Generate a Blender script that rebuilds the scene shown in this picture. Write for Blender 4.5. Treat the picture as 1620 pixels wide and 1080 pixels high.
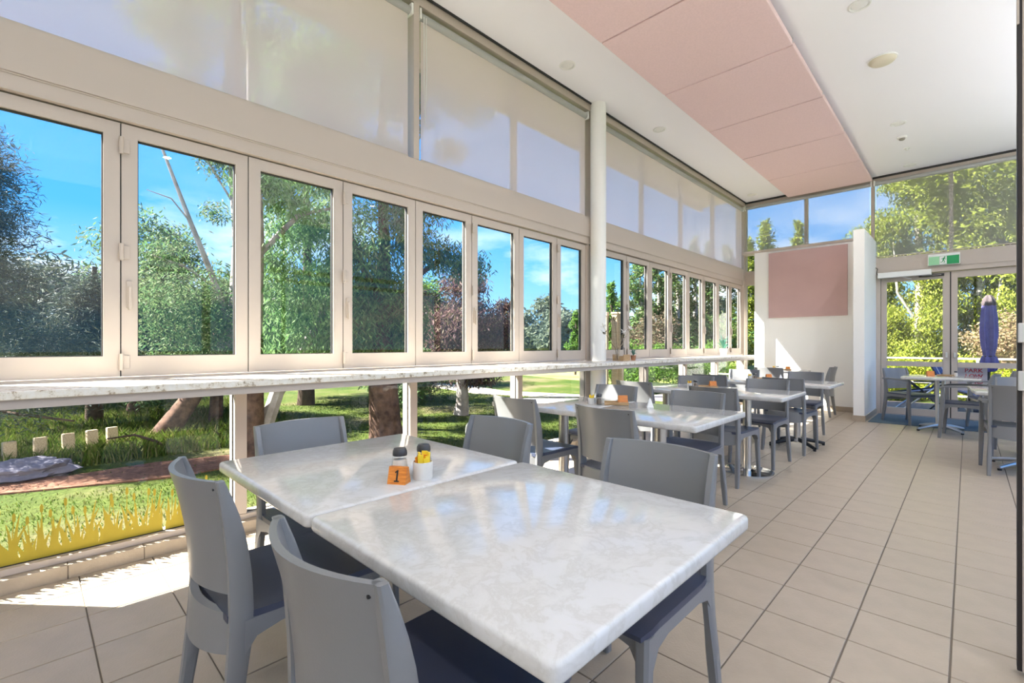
import bpy, bmesh, math, random
import numpy as np
from mathutils import Vector, Matrix

for o in list(bpy.data.objects):
    bpy.data.objects.remove(o, do_unlink=True)
SC = bpy.context.scene
COL = SC.collection
R = math.radians
random.seed(7)

# ------------------------------------------------------------------ camera
FPX, HY, CAMH = 743.0, 546.0, 1.176          # focal length and horizon for a 1620x1080 frame
YAW = math.atan((1531.0 - 810.0) / FPX)      # room axis (+Y) lies this far right of the lens axis
cam_d = bpy.data.cameras.new('camera')
cam_d.sensor_fit = 'HORIZONTAL'
cam_d.sensor_width = 36.0
cam_d.lens = FPX / 1620.0 * 36.0
cam_d.shift_y = (HY - 540.0) / 1620.0
cam_d.clip_start = 0.02
cam_d.clip_end = 600
cam = bpy.data.objects.new('camera', cam_d)
COL.objects.link(cam)
cam.location = (0, 0, CAMH)
cam.rotation_euler = (R(90), 0, YAW)
SC.camera = cam

# ------------------------------------------------------------------ world, sun, exposure
SC.view_settings.view_transform = 'Standard'
SC.view_settings.look = 'None'
SC.view_settings.gamma = 1.0
SC.view_settings.use_curve_mapping = False
SC.view_settings.exposure = 1.1
SC.cycles.max_bounces = 14
SC.cycles.diffuse_bounces = 8
SC.cycles.transparent_max_bounces = 24
SC.cycles.caustics_reflective = False
SC.cycles.caustics_refractive = False
SKY_STRENGTH = 0.94
SUN_STRENGTH = 20.0
SUN_DIR = Vector((0.75, 0.66, -1.06)).normalized()

w = bpy.data.worlds.new('sky')
SC.world = w
w.use_nodes = True
nt = w.node_tree
nt.nodes.clear()
def N(nt, t, **kw):
    n = nt.nodes.new(t)
    for k, v in kw.items():
        if k.startswith('i_'):
            n.inputs[k[2:].replace('_', ' ')].default_value = v
        else:
            setattr(n, k, v)
    return n
tc = N(nt, 'ShaderNodeTexCoord')
sep = N(nt, 'ShaderNodeSeparateXYZ')
nt.links.new(tc.outputs['Generated'], sep.inputs[0])
ramp = N(nt, 'ShaderNodeValToRGB')
e = ramp.color_ramp.elements
e[0].position = 0.0; e[0].color = (0.36, 0.64, 0.92, 1)
e[1].position = 1.0; e[1].color = (0.035, 0.20, 0.72, 1)
m1 = e.new(0.22); m1.color = (0.075, 0.36, 0.86, 1)
m2 = e.new(0.55); m2.color = (0.04, 0.26, 0.80, 1)
nt.links.new(sep.outputs['Z'], ramp.inputs[0])
mp = N(nt, 'ShaderNodeMapping')
mp.inputs['Scale'].default_value = (1.0, 1.0, 2.6)
nt.links.new(tc.outputs['Generated'], mp.inputs[0])
nz = N(nt, 'ShaderNodeTexNoise', i_Scale=2.3, i_Detail=7.0, i_Roughness=0.55)
nt.links.new(mp.outputs[0], nz.inputs['Vector'])
cr = N(nt, 'ShaderNodeValToRGB')
cr.color_ramp.elements[0].position = 0.47; cr.color_ramp.elements[0].color = (0, 0, 0, 1)
cr.color_ramp.elements[1].position = 0.60; cr.color_ramp.elements[1].color = (1, 1, 1, 1)
nt.links.new(nz.outputs['Fac'], cr.inputs[0])
band = N(nt, 'ShaderNodeMapRange')                       # cumulus lie low over the horizon, all the way round
band.inputs['From Min'].default_value = 0.30; band.inputs['From Max'].default_value = 0.12
nt.links.new(sep.outputs['Z'], band.inputs['Value'])
mul = N(nt, 'ShaderNodeMath', operation='MULTIPLY')
nt.links.new(cr.outputs[0], mul.inputs[0]); nt.links.new(band.outputs[0], mul.inputs[1])
mixc = N(nt, 'ShaderNodeMixRGB')
mixc.inputs[2].default_value = (0.95, 0.97, 1.0, 1)
nt.links.new(mul.outputs[0], mixc.inputs[0]); nt.links.new(ramp.outputs[0], mixc.inputs[1])
bg = N(nt, 'ShaderNodeBackground', i_Strength=SKY_STRENGTH)
nt.links.new(mixc.outputs[0], bg.inputs[0])
wo = N(nt, 'ShaderNodeOutputWorld')
nt.links.new(bg.outputs[0], wo.inputs[0])

sun_d = bpy.data.lights.new('sun', 'SUN')
sun_d.energy = SUN_STRENGTH
sun_d.angle = R(0.6)
sun_d.color = (1.0, 0.93, 0.83)
sun = bpy.data.objects.new('sun', sun_d)
COL.objects.link(sun)
sun.rotation_euler = SUN_DIR.to_track_quat('-Z', 'Y').to_euler()
sun.location = (-20, -18, 30)
DOWNLIGHT_W = 9.0
ADDED_UPLIGHT_W = (52.0, 125.0)

# ------------------------------------------------------------------ materials
MATS = {}
def pmat(name, col, rough=0.5, metal=0.0, spec=0.5, coat=0.0, noise=None, bump=None, sheen=0.0):
    """noise=(scale, amount, second colour or None); bump=(scale, strength)"""
    m = bpy.data.materials.new(name); m.use_nodes = True
    t = m.node_tree; b = t.nodes['Principled BSDF']
    b.inputs['Base Color'].default_value = (*col, 1)
    b.inputs['Roughness'].default_value = rough
    b.inputs['Metallic'].default_value = metal
    b.inputs['Specular IOR Level'].default_value = spec
    b.inputs['Coat Weight'].default_value = coat
    b.inputs['Coat Roughness'].default_value = 0.08
    c = None
    if noise or bump:
        c = N(t, 'ShaderNodeTexCoord')
    if noise:
        n = N(t, 'ShaderNodeTexNoise', i_Scale=noise[0], i_Detail=6.0, i_Roughness=0.6)
        t.links.new(c.outputs['Object'], n.inputs['Vector'])
        r = N(t, 'ShaderNodeValToRGB')
        c2 = noise[2] if len(noise) > 2 and noise[2] else tuple(x * (1 - noise[1]) for x in col)
        r.color_ramp.elements[0].position = 0.35; r.color_ramp.elements[0].color = (*c2, 1)
        r.color_ramp.elements[1].position = 0.65; r.color_ramp.elements[1].color = (*col, 1)
        t.links.new(n.outputs['Fac'], r.inputs[0])
        t.links.new(r.outputs[0], b.inputs['Base Color'])
    if bump:
        n2 = N(t, 'ShaderNodeTexNoise', i_Scale=bump[0], i_Detail=4.0)
        t.links.new(c.outputs['Object'], n2.inputs['Vector'])
        bp = N(t, 'ShaderNodeBump', i_Strength=bump[1], i_Distance=0.004)
        t.links.new(n2.outputs['Fac'], bp.inputs['Height'])
        t.links.new(bp.outputs[0], b.inputs['Normal'])
    MATS[name] = m
    return m

def glass_mat(name, tint, base_ref=0.03):
    m = bpy.data.materials.new(name); m.use_nodes = True
    t = m.node_tree; t.nodes.clear()
    out = N(t, 'ShaderNodeOutputMaterial')
    tr = N(t, 'ShaderNodeBsdfTransparent'); tr.inputs[0].default_value = (*tint, 1)
    gl = N(t, 'ShaderNodeBsdfGlossy'); gl.inputs['Roughness'].default_value = 0.01
    lw = N(t, 'ShaderNodeLayerWeight', i_Blend=0.5)
    pw = N(t, 'ShaderNodeMath', operation='POWER'); pw.inputs[1].default_value = 5.0
    ma = N(t, 'ShaderNodeMath', operation='MULTIPLY_ADD')
    ma.inputs[1].default_value = 0.6; ma.inputs[2].default_value = base_ref
    mx = N(t, 'ShaderNodeMixShader')
    t.links.new(lw.outputs['Facing'], pw.inputs[0]); t.links.new(pw.outputs[0], ma.inputs[0])
    t.links.new(ma.outputs[0], mx.inputs[0]); t.links.new(tr.outputs[0], mx.inputs[1])
    t.links.new(gl.outputs[0], mx.inputs[2]); t.links.new(mx.outputs[0], out.inputs[0])
    MATS[name] = m
    return m

def screen_mat(name, col, clear, trans):
    """woven sun-screen fabric: see-through holes, translucent and diffuse yarn"""
    m = bpy.data.materials.new(name); m.use_nodes = True
    t = m.node_tree; t.nodes.clear()
    out = N(t, 'ShaderNodeOutputMaterial')
    tp = N(t, 'ShaderNodeBsdfTransparent')
    tl = N(t, 'ShaderNodeBsdfTranslucent'); tl.inputs[0].default_value = (*col, 1)
    df = N(t, 'ShaderNodeBsdfDiffuse'); df.inputs[0].default_value = (*col, 1)
    m1 = N(t, 'ShaderNodeMixShader'); m1.inputs[0].default_value = trans
    m2 = N(t, 'ShaderNodeMixShader'); m2.inputs[0].default_value = clear
    t.links.new(df.outputs[0], m1.inputs[1]); t.links.new(tl.outputs[0], m1.inputs[2])
    t.links.new(m1.outputs[0], m2.inputs[1]); t.links.new(tp.outputs[0], m2.inputs[2])
    t.links.new(m2.outputs[0], out.inputs[0])
    MATS[name] = m
    return m

def leaf_mat(name, cols, trans=0.35, rough=0.65):
    m = bpy.data.materials.new(name); m.use_nodes = True
    t = m.node_tree; t.nodes.clear()
    out = N(t, 'ShaderNodeOutputMaterial')
    geo = N(t, 'ShaderNodeNewGeometry')
    r = N(t, 'ShaderNodeValToRGB')
    k = len(cols)
    r.color_ramp.elements[0].color = (*cols[0], 1)
    r.color_ramp.elements[1].color = (*cols[-1], 1)
    for i in range(1, k - 1):
        e = r.color_ramp.elements.new(i / (k - 1)); e.color = (*cols[i], 1)
    t.links.new(geo.outputs['Random Per Island'], r.inputs[0])
    p = N(t, 'ShaderNodeBsdfPrincipled', i_Roughness=rough)
    p.inputs['Specular IOR Level'].default_value = 0.15
    t.links.new(r.outputs[0], p.inputs['Base Color'])
    tl = N(t, 'ShaderNodeBsdfTranslucent')
    t.links.new(r.outputs[0], tl.inputs[0])
    mx = N(t, 'ShaderNodeMixShader'); mx.inputs[0].default_value = trans
    t.links.new(p.outputs[0], mx.inputs[1]); t.links.new(tl.outputs[0], mx.inputs[2])
    t.links.new(mx.outputs[0], out.inputs[0])
    MATS[name] = m
    return m

def marble_mat():
    m = pmat('marble', (0.66, 0.66, 0.66), 0.09, spec=0.5)
    t = m.node_tree; b = t.nodes['Principled BSDF']
    c = N(t, 'ShaderNodeTexCoord')
    n0 = N(t, 'ShaderNodeTexNoise', i_Scale=4.0, i_Detail=3.0)
    t.links.new(c.outputs['Object'], n0.inputs['Vector'])
    ad = N(t, 'ShaderNodeMixRGB'); ad.blend_type = 'ADD'; ad.inputs[0].default_value = 0.25
    t.links.new(c.outputs['Object'], ad.inputs[1]); t.links.new(n0.outputs['Color'], ad.inputs[2])
    n = N(t, 'ShaderNodeTexNoise', i_Scale=11.0, i_Detail=9.0, i_Roughness=0.68)
    t.links.new(ad.outputs[0], n.inputs['Vector'])
    r = N(t, 'ShaderNodeValToRGB'); e = r.color_ramp.elements
    e[0].position = 0.40; e[0].color = (0.610, 0.610, 0.610, 1)
    e[1].position = 0.60; e[1].color = (0.610, 0.606, 0.595, 1)
    v = e.new(0.495); v.color = (0.541, 0.534, 0.519, 1)
    v = e.new(0.455); v.color = (0.595, 0.595, 0.587, 1)
    v = e.new(0.535); v.color = (0.579, 0.576, 0.565, 1)
    t.links.new(n.outputs['Fac'], r.inputs[0]); t.links.new(r.outputs[0], b.inputs['Base Color'])
    return m

def speckle_mat():
    m = pmat('counter_stone', (0.78, 0.74, 0.66), 0.25)
    t = m.node_tree; b = t.nodes['Principled BSDF']
    c = N(t, 'ShaderNodeTexCoord')
    n = N(t, 'ShaderNodeTexNoise', i_Scale=28.0, i_Detail=9.0, i_Roughness=0.75)
    t.links.new(c.outputs['Object'], n.inputs['Vector'])
    r = N(t, 'ShaderNodeValToRGB'); e = r.color_ramp.elements
    e[0].position = 0.33; e[0].color = (0.10, 0.08, 0.06, 1)
    e[1].position = 0.70; e[1].color = (0.84, 0.82, 0.78, 1)
    v = e.new(0.39); v.color = (0.45, 0.36, 0.25, 1)
    v = e.new(0.46); v.color = (0.76, 0.70, 0.60, 1)
    t.links.new(n.outputs['Fac'], r.inputs[0]); t.links.new(r.outputs[0], b.inputs['Base Color'])
    return m

def wood_mat(name, c1, c2, rough=0.4, scale=(2, 30, 30)):
    m = pmat(name, c1, rough)
    t = m.node_tree; b = t.nodes['Principled BSDF']
    c = N(t, 'ShaderNodeTexCoord')
    mp = N(t, 'ShaderNodeMapping'); mp.inputs['Scale'].default_value = scale
    n = N(t, 'ShaderNodeTexNoise', i_Scale=3.0, i_Detail=5.0)
    r = N(t, 'ShaderNodeValToRGB')
    r.color_ramp.elements[0].position = 0.35; r.color_ramp.elements[0].color = (*c2, 1)
    r.color_ramp.elements[1].position = 0.65; r.color_ramp.elements[1].color = (*c1, 1)
    t.links.new(c.outputs['Object'], mp.inputs[0]); t.links.new(mp.outputs[0], n.inputs['Vector'])
    t.links.new(n.outputs['Fac'], r.inputs[0]); t.links.new(r.outputs[0], b.inputs['Base Color'])
    return m

def ground_mat():
    m = pmat('lawn_ground', (0.10, 0.18, 0.03), 0.9, spec=0.1)
    t = m.node_tree; b = t.nodes['Principled BSDF']
    c = N(t, 'ShaderNodeTexCoord')
    n = N(t, 'ShaderNodeTexNoise', i_Scale=0.55, i_Detail=6.0, i_Roughness=0.6)
    n2 = N(t, 'ShaderNodeTexNoise', i_Scale=14.0, i_Detail=6.0, i_Roughness=0.7)
    for k in (n, n2): t.links.new(c.outputs['Object'], k.inputs['Vector'])
    r = N(t, 'ShaderNodeValToRGB'); e = r.color_ramp.elements
    e[0].position = 0.36; e[0].color = (0.036, 0.066, 0.011, 1)
    e[1].position = 0.66; e[1].color = (0.145, 0.12, 0.065, 1)
    v = e.new(0.5); v.color = (0.068, 0.09, 0.018, 1)
    t.links.new(n.outputs['Fac'], r.inputs[0])
    mx = N(t, 'ShaderNodeMixRGB'); mx.blend_type = 'OVERLAY'; mx.inputs[0].default_value = 0.7
    t.links.new(r.outputs[0], mx.inputs[1]); t.links.new(n2.outputs['Fac'], mx.inputs[2])
    t.links.new(mx.outputs[0], b.inputs['Base Color'])
    bp = N(t, 'ShaderNodeBump', i_Strength=0.8, i_Distance=0.05)
    t.links.new(n2.outputs['Fac'], bp.inputs['Height']); t.links.new(bp.outputs[0], b.inputs['Normal'])
    return m

pmat('frame', (0.51, 0.44, 0.385), 0.42)
pmat('frame_dark', (0.30, 0.28, 0.25), 0.45)
pmat('gasket_shade', (0.02, 0.02, 0.02), 0.6)
pmat('white_paint', (0.86, 0.86, 0.85), 0.55)
pmat('ceiling_paint', (0.92, 0.915, 0.955), 0.6)
pmat('plastic_white', (0.82, 0.82, 0.80), 0.4)
pmat('plastic_cream', (0.70, 0.64, 0.50), 0.4)
pmat('panel_pink', (0.83, 0.635, 0.645), 0.95, spec=0.1, noise=(60, 0.07), bump=(300, 0.15))
pmat('panel_pink_wall', (0.56, 0.39, 0.385), 0.95, spec=0.1, noise=(2.0, 0.06), bump=(300, 0.15))
pmat('tile', (0.435, 0.362, 0.278), 0.36, noise=(7.0, 0.10), bump=(110, 0.28))
pmat('grout', (0.16, 0.135, 0.11), 0.9)
pmat('resin', (0.20, 0.204, 0.214), 0.30, bump=(220, 0.05))
pmat('resin_seat', (0.045, 0.055, 0.095), 0.38, bump=(220, 0.05))
pmat('chrome', (0.78, 0.77, 0.75), 0.10, metal=1.0)
pmat('steel', (0.66, 0.62, 0.57), 0.28, metal=1.0)
pmat('alu_cast', (0.70, 0.70, 0.70), 0.35, metal=0.9)
pmat('black_plastic', (0.015, 0.015, 0.017), 0.45)
pmat('lid_dark', (0.045, 0.043, 0.045), 0.35)
pmat('ceramic', (0.70, 0.68, 0.64), 0.3)
pmat('salt', (0.75, 0.66, 0.58), 0.8)
pmat('pepper', (0.16, 0.12, 0.09), 0.9)
pmat('sachet_yellow', (0.86, 0.62, 0.03), 0.5)
pmat('sachet_orange', (0.80, 0.30, 0.03), 0.5)
pmat('sign_orange', (0.80, 0.24, 0.015), 0.45)
pmat('ink', (0.012, 0.012, 0.012), 0.6)
pmat('blind_roll', (0.40, 0.40, 0.39), 0.7)
pmat('mat_blue', (0.10, 0.15, 0.19), 0.95, bump=(400, 0.4))
pmat('exit_green', (0.0, 0.30, 0.09), 0.4)
pmat('exit_pale', (0.30, 0.62, 0.36), 0.4)
pmat('bronze', (0.035, 0.032, 0.035), 0.4, metal=0.3)
pmat('sling_blue', (0.10, 0.13, 0.30), 0.7)
pmat('sling_white', (0.70, 0.68, 0.74), 0.7)
pmat('umbrella_blue', (0.13, 0.12, 0.42), 0.75, noise=(6, 0.3))
pmat('umbrella_cap', (0.06, 0.045, 0.05), 0.8)
pmat('rail_grey', (0.55, 0.53, 0.50), 0.4)
pmat('notice', (0.62, 0.55, 0.60), 0.5)
pmat('red_ink', (0.55, 0.03, 0.05), 0.5)
pmat('bark_red', (0.19, 0.115, 0.085), 0.95, spec=0.1, noise=(9, 0.5, (0.065, 0.04, 0.035)), bump=(22, 1.0))
pmat('bark_pale', (0.46, 0.42, 0.42), 0.8, spec=0.2, noise=(5, 0.3, (0.26, 0.22, 0.21)), bump=(20, 0.3))
pmat('bark_dark', (0.10, 0.07, 0.055), 0.95, spec=0.1, noise=(9, 0.4), bump=(22, 0.8))
pmat('bark_birch', (0.62, 0.58, 0.52), 0.8, spec=0.2, noise=(8, 0.6, (0.20, 0.17, 0.14)))
pmat('mulch', (0.24, 0.12, 0.08), 0.95, spec=0.1, noise=(18, 0.5), bump=(60, 1.0))
pmat('path_stone', (0.42, 0.37, 0.30), 0.9, spec=0.1, noise=(5, 0.2))
pmat('dry_field', (0.25, 0.22, 0.105), 0.95, spec=0.1, noise=(0.6, 0.3, (0.16, 0.21, 0.045)))
pmat('rock_grey', (0.16, 0.15, 0.20), 0.9, noise=(8, 0.4), bump=(20, 0.8))
pmat('terracotta', (0.42, 0.20, 0.11), 0.7)
pmat('soffit', (0.62, 0.55, 0.46), 0.7)
pmat('deck_wood', (0.21, 0.17, 0.17), 0.8, noise=(12, 0.3))
wood_mat('timber', (0.55, 0.38, 0.20), (0.36, 0.22, 0.10))
wood_mat('timber_pale', (0.60, 0.47, 0.32), (0.42, 0.31, 0.20), 0.8)
wood_mat('block_wood', (0.72, 0.25, 0.03), (0.50, 0.14, 0.015), 0.35, (12, 12, 90))
marble_mat(); speckle_mat(); ground_mat()
glass_mat('glass', (0.93, 0.95, 0.95), 0.02)
glass_mat('glass_clear', (0.97, 0.98, 0.98), 0.04)
screen_mat('screen_beige', (0.96, 0.83, 0.81), 0.19, 0.36)
pmat('decal_gold', (0.50, 0.385, 0.03), 0.6)
screen_mat('screen_grey', (0.52, 0.50, 0.47), 0.55, 0.35)
leaf_mat('leaf_gum', [(0.059, 0.119, 0.059), (0.101, 0.202, 0.077), (0.178, 0.262, 0.107), (0.131, 0.143, 0.084)])
leaf_mat('leaf_gum_bright', [(0.089, 0.178, 0.064), (0.153, 0.305, 0.095), (0.242, 0.368, 0.153), (0.114, 0.203, 0.102)])
leaf_mat('leaf_gum_russet', [(0.075, 0.085, 0.053), (0.16, 0.096, 0.07), (0.107, 0.128, 0.064), (0.213, 0.139, 0.096)])
leaf_mat('leaf_conifer', [(0.023, 0.042, 0.058), (0.046, 0.072, 0.065), (0.065, 0.098, 0.072), (0.117, 0.117, 0.078)], 0.2)
leaf_mat('leaf_purple', [(0.063, 0.04, 0.052), (0.126, 0.069, 0.075), (0.172, 0.103, 0.092), (0.115, 0.115, 0.057)])
leaf_mat('leaf_poplar', [(0.12, 0.16, 0.02), (0.21, 0.26, 0.03), (0.30, 0.33, 0.05), (0.15, 0.19, 0.035)], 0.4)
leaf_mat('leaf_dark_poplar', [(0.057, 0.131, 0.033), (0.098, 0.197, 0.049), (0.164, 0.246, 0.082), (0.148, 0.131, 0.074)])
leaf_mat('leaf_lime', [(0.164, 0.23, 0.016), (0.295, 0.344, 0.025), (0.41, 0.41, 0.041), (0.131, 0.197, 0.025)], 0.4)
leaf_mat('leaf_hedge', [(0.246, 0.164, 0.098), (0.295, 0.213, 0.123), (0.197, 0.18, 0.074), (0.344, 0.246, 0.164)])
leaf_mat('leaf_bush', [(0.049, 0.123, 0.016), (0.098, 0.205, 0.025), (0.164, 0.279, 0.049), (0.066, 0.139, 0.033)])
leaf_mat('leaf_teal', [(0.05, 0.16, 0.12), (0.09, 0.24, 0.18), (0.13, 0.30, 0.22)])
leaf_mat('leaf_haze', [(0.085, 0.117, 0.096), (0.117, 0.149, 0.107), (0.16, 0.181, 0.117)])  # haze of distance put into the leaf colours
leaf_mat('grass', [(0.042, 0.085, 0.010), (0.072, 0.125, 0.015), (0.115, 0.15, 0.028), (0.16, 0.145, 0.058)], 0.3)

# ------------------------------------------------------------------ mesh helpers
class MB:
    def __init__(s):
        s.v = []; s.f = []
    def add(s, vs, fs):
        o = len(s.v)
        s.v += [tuple(p) for p in vs]
        s.f += [tuple(i + o for i in f) for f in fs]
        return s
    def box(s, x0, x1, y0, y1, z0, z1, c=0.0):
        if c <= 0:
            vs = [(x, y, z) for z in (z0, z1) for y in (y0, y1) for x in (x0, x1)]
            return s.add(vs, [(0, 2, 3, 1), (4, 5, 7, 6), (0, 1, 5, 4), (2, 6, 7, 3), (0, 4, 6, 2), (1, 3, 7, 5)])
        b = bmesh.new()
        bmesh.ops.create_cube(b, size=1.0)
        for q in b.verts:
            q.co = ((x0 + x1) / 2 + q.co.x * (x1 - x0), (y0 + y1) / 2 + q.co.y * (y1 - y0), (z0 + z1) / 2 + q.co.z * (z1 - z0))
        bmesh.ops.bevel(b, geom=list(b.edges), offset=c, segments=2, profile=0.5, affect='EDGES')
        b.verts.index_update()
        s.add([q.co[:] for q in b.verts], [[q.index for q in f.verts] for f in b.faces])
        b.free()
        return s
    def tile(s, x0, x1, y0, y1, z0, z1, c=0.0015):
        vs = [(x0, y0, z0), (x1, y0, z0), (x1, y1, z0), (x0, y1, z0), (x0, y0, z1 - c), (x1, y0, z1 - c), (x1, y1, z1 - c), (x0, y1, z1 - c),
              (x0 + c, y0 + c, z1), (x1 - c, y0 + c, z1), (x1 - c, y1 - c, z1), (x0 + c, y1 - c, z1)]
        fs = [(8, 9, 10, 11)]
        for i in range(4):
            j = (i + 1) % 4
            fs += [(i, j, 4 + j, 4 + i), (4 + i, 4 + j, 8 + j, 8 + i)]
        return s.add(vs, fs)
    def cyl(s, p0, p1, r0, r1=None, n=16, caps=True):
        return s.tube([p0, p1], [r0, r0 if r1 is None else r1], n, caps)
    def tube(s, pts, rad, n=10, caps=True, sx=1.0):
        pts = [Vector(p) for p in pts]
        rad = rad if isinstance(rad, (list, tuple)) else [rad] * len(pts)
        vs = []; fs = []; up = None
        for i, p in enumerate(pts):
            d = (pts[min(i + 1, len(pts) - 1)] - pts[max(i - 1, 0)]).normalized()
            if up is None:
                up = Vector((1, 0, 0)) if abs(d.x) < 0.9 else Vector((0, 1, 0))
            a = (up - d * up.dot(d)).normalized(); b = d.cross(a); up = a
            for k in range(n):
                t = 2 * math.pi * k / n
                vs.append(p + (a * math.cos(t) * sx + b * math.sin(t)) * rad[i])
        for i in range(len(pts) - 1):
            for k in range(n):
                k2 = (k + 1) % n
                fs.append((i * n + k, i * n + k2, (i + 1) * n + k2, (i + 1) * n + k))
        if caps:
            fs.append(tuple(range(n))[::-1]); m = (len(pts) - 1) * n
            fs.append(tuple(m + k for k in range(n)))
        return s.add(vs, fs)
    def lathe(s, prof, cx=0, cy=0, n=20):
        vs = []; fs = []
        for (r, z) in prof:
            for k in range(n):
                t = 2 * math.pi * k / n
                vs.append((cx + r * math.cos(t), cy + r * math.sin(t), z))
        for i in range(len(prof) - 1):
            for k in range(n):
                k2 = (k + 1) % n
                fs.append((i * n + k, i * n + k2, (i + 1) * n + k2, (i + 1) * n + k))
        fs.append(tuple(range(n))[::-1])
        m = (len(prof) - 1) * n
        fs.append(tuple(m + k for k in range(n)))
        return s.add(vs, fs)
    def rings(s, rings, caps=True):
        n = len(rings[0]); vs = [p for r in rings for p in r]; fs = []
        for i in range(len(rings) - 1):
            for k in range(n):
                k2 = (k + 1) % n
                fs.append((i * n + k, i * n + k2, (i + 1) * n + k2, (i + 1) * n + k))
        if caps:
            fs.append(tuple(range(n))[::-1]); m = (len(rings) - 1) * n
            fs.append(tuple(m + k for k in range(n)))
        return s.add(vs, fs)
    def prism(s, poly, axis, a, b):
        """poly of 2-D points; axis 'x' -> (y,z), 'y' -> (x,z), 'z' -> (x,y)"""
        def P(p, t):
            return {'x': (t, p[0], p[1]), 'y': (p[0], t, p[1]), 'z': (p[0], p[1], t)}[axis]
        n = len(poly)
        vs = [P(p, a) for p in poly] + [P(p, b) for p in poly]
        fs = [tuple(range(n))[::-1], tuple(range(n, 2 * n))]
        for i in range(n):
            j = (i + 1) % n
            fs.append((i, j, n + j, n + i))
        return s.add(vs, fs)
    def shell(s, front, back):
        """two grids [row][col] of points joined into a closed thick sheet"""
        nr, nc = len(front), len(front[0]); vs = [p for r in front for p in r] + [p for r in back for p in r]
        K = nr * nc; fs = []
        for i in range(nr - 1):
            for j in range(nc - 1):
                a, b, c, d = i * nc + j, i * nc + j + 1, (i + 1) * nc + j + 1, (i + 1) * nc + j
                fs += [(a, b, c, d), (K + d, K + c, K + b, K + a)]
        bd = [j for j in range(nc)] + [i * nc + nc - 1 for i in range(1, nr)] + [(nr - 1) * nc + j for j in range(nc - 2, -1, -1)] + [i * nc for i in range(nr - 2, 0, -1)]
        for i in range(len(bd)):
            j = (i + 1) % len(bd)
            fs.append((bd[j], bd[i], K + bd[i], K + bd[j]))
        return s.add(vs, fs)
    def build(s, name, mat, parent=None, smooth=False, loc=None):
        me = bpy.data.meshes.new(name)
        me.from_pydata([tuple(p) for p in s.v], [], s.f)
        if s.f and len(s.f) < 60000:
            b = bmesh.new(); b.from_mesh(me); bmesh.ops.recalc_face_normals(b, faces=b.faces); b.to_mesh(me); b.free()
        if smooth:
            me.polygons.foreach_set('use_smooth', [True] * len(me.polygons))
            try:
                me.set_sharp_from_angle(angle=R(38))
            except Exception:
                pass
        me.materials.append(MATS[mat])
        return link(name, me, parent, loc)
def link(name, me, parent=None, loc=None):
    o = bpy.data.objects.new(name, me)
    COL.objects.link(o)
    if parent is not None: o.parent = parent
    if loc is not None: o.location = loc
    return o
def tag(o, label=None, cat=None, group=None, kind=None):
    if label: o['label'] = label
    if cat: o['category'] = cat
    if group: o['group'] = group
    if kind: o['kind'] = kind
    return o
def thing(name, label, cat, loc=(0, 0, 0), rz=0.0, group=None):
    o = bpy.data.objects.new(name, None); COL.objects.link(o)
    o.empty_display_size = 0.1
    o.location = loc; o.rotation_euler = (0, 0, rz)
    return tag(o, label, cat, group)
def struct(name, label):
    o = bpy.data.objects.new(name, None); COL.objects.link(o)
    return tag(o, label, kind='structure')
def dup(root, loc, rz=0.0, label=None):
    def cp(o, par):
        c = o.copy(); COL.objects.link(c)
        if par is not None:
            c.parent = par
        for ch in list(o.children):
            cp(ch, c)
        return c
    r = cp(root, None)
    r.location = loc; r.rotation_euler = (0, 0, rz)
    if label: r['label'] = label
    return r
def text_mesh(name, body, size, mat, parent, matrix, align='CENTER', bold=0.0, depth=0.0004):
    cu = bpy.data.curves.new(name, 'FONT')
    cu.body = body; cu.size = size; cu.align_x = align; cu.align_y = 'CENTER'
    cu.extrude = depth; cu.offset = bold; cu.resolution_u = 3
    t = bpy.data.objects.new(name + '_tmp', cu); COL.objects.link(t)
    bpy.context.view_layer.update()
    me = bpy.data.meshes.new_from_object(t.evaluated_get(bpy.context.evaluated_depsgraph_get()))
    bpy.data.objects.remove(t, do_unlink=True)
    me.materials.clear(); me.materials.append(MATS[mat])
    o = link(name, me, parent)
    o.matrix_local = matrix
    return o
# ================================================================== structure
XW = -3.35            # plane of the window wall
YE = 10.30            # plane of the glazed end wall
ZC = 4.09             # ceiling
XR, YB = 3.4, -3.0    # unseen right side and back of the room

def ring(mb, ax, a0, a1, z0, z1, wl, wr, wb, wt, d0, d1, c=0.003):
    """a connected rectangular frame; ax 'x': lies in the (y,z) plane with thickness d0..d1 along x; ax 'y': in (x,z)"""
    def P(a, z, d): return (d, a, z) if ax == 'x' else (a, d, z)
    O = [(a0, z0), (a1, z0), (a1, z1), (a0, z1)]
    I = [(a0 + wl, z0 + wb), (a1 - wr, z0 + wb), (a1 - wr, z1 - wt), (a0 + wl, z1 - wt)]
    vs = [P(*p, d0) for p in O] + [P(*p, d0) for p in I] + [P(*p, d1) for p in O] + [P(*p, d1) for p in I]
    fs = []
    for i in range(4):
        j = (i + 1) % 4
        fs += [(i, j, 4 + j, 4 + i), (8 + j, 8 + i, 12 + i, 12 + j), (i, 8 + i, 8 + j, j), (4 + i, 4 + j, 12 + j, 12 + i)]
    return mb.add(vs, fs)

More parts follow.
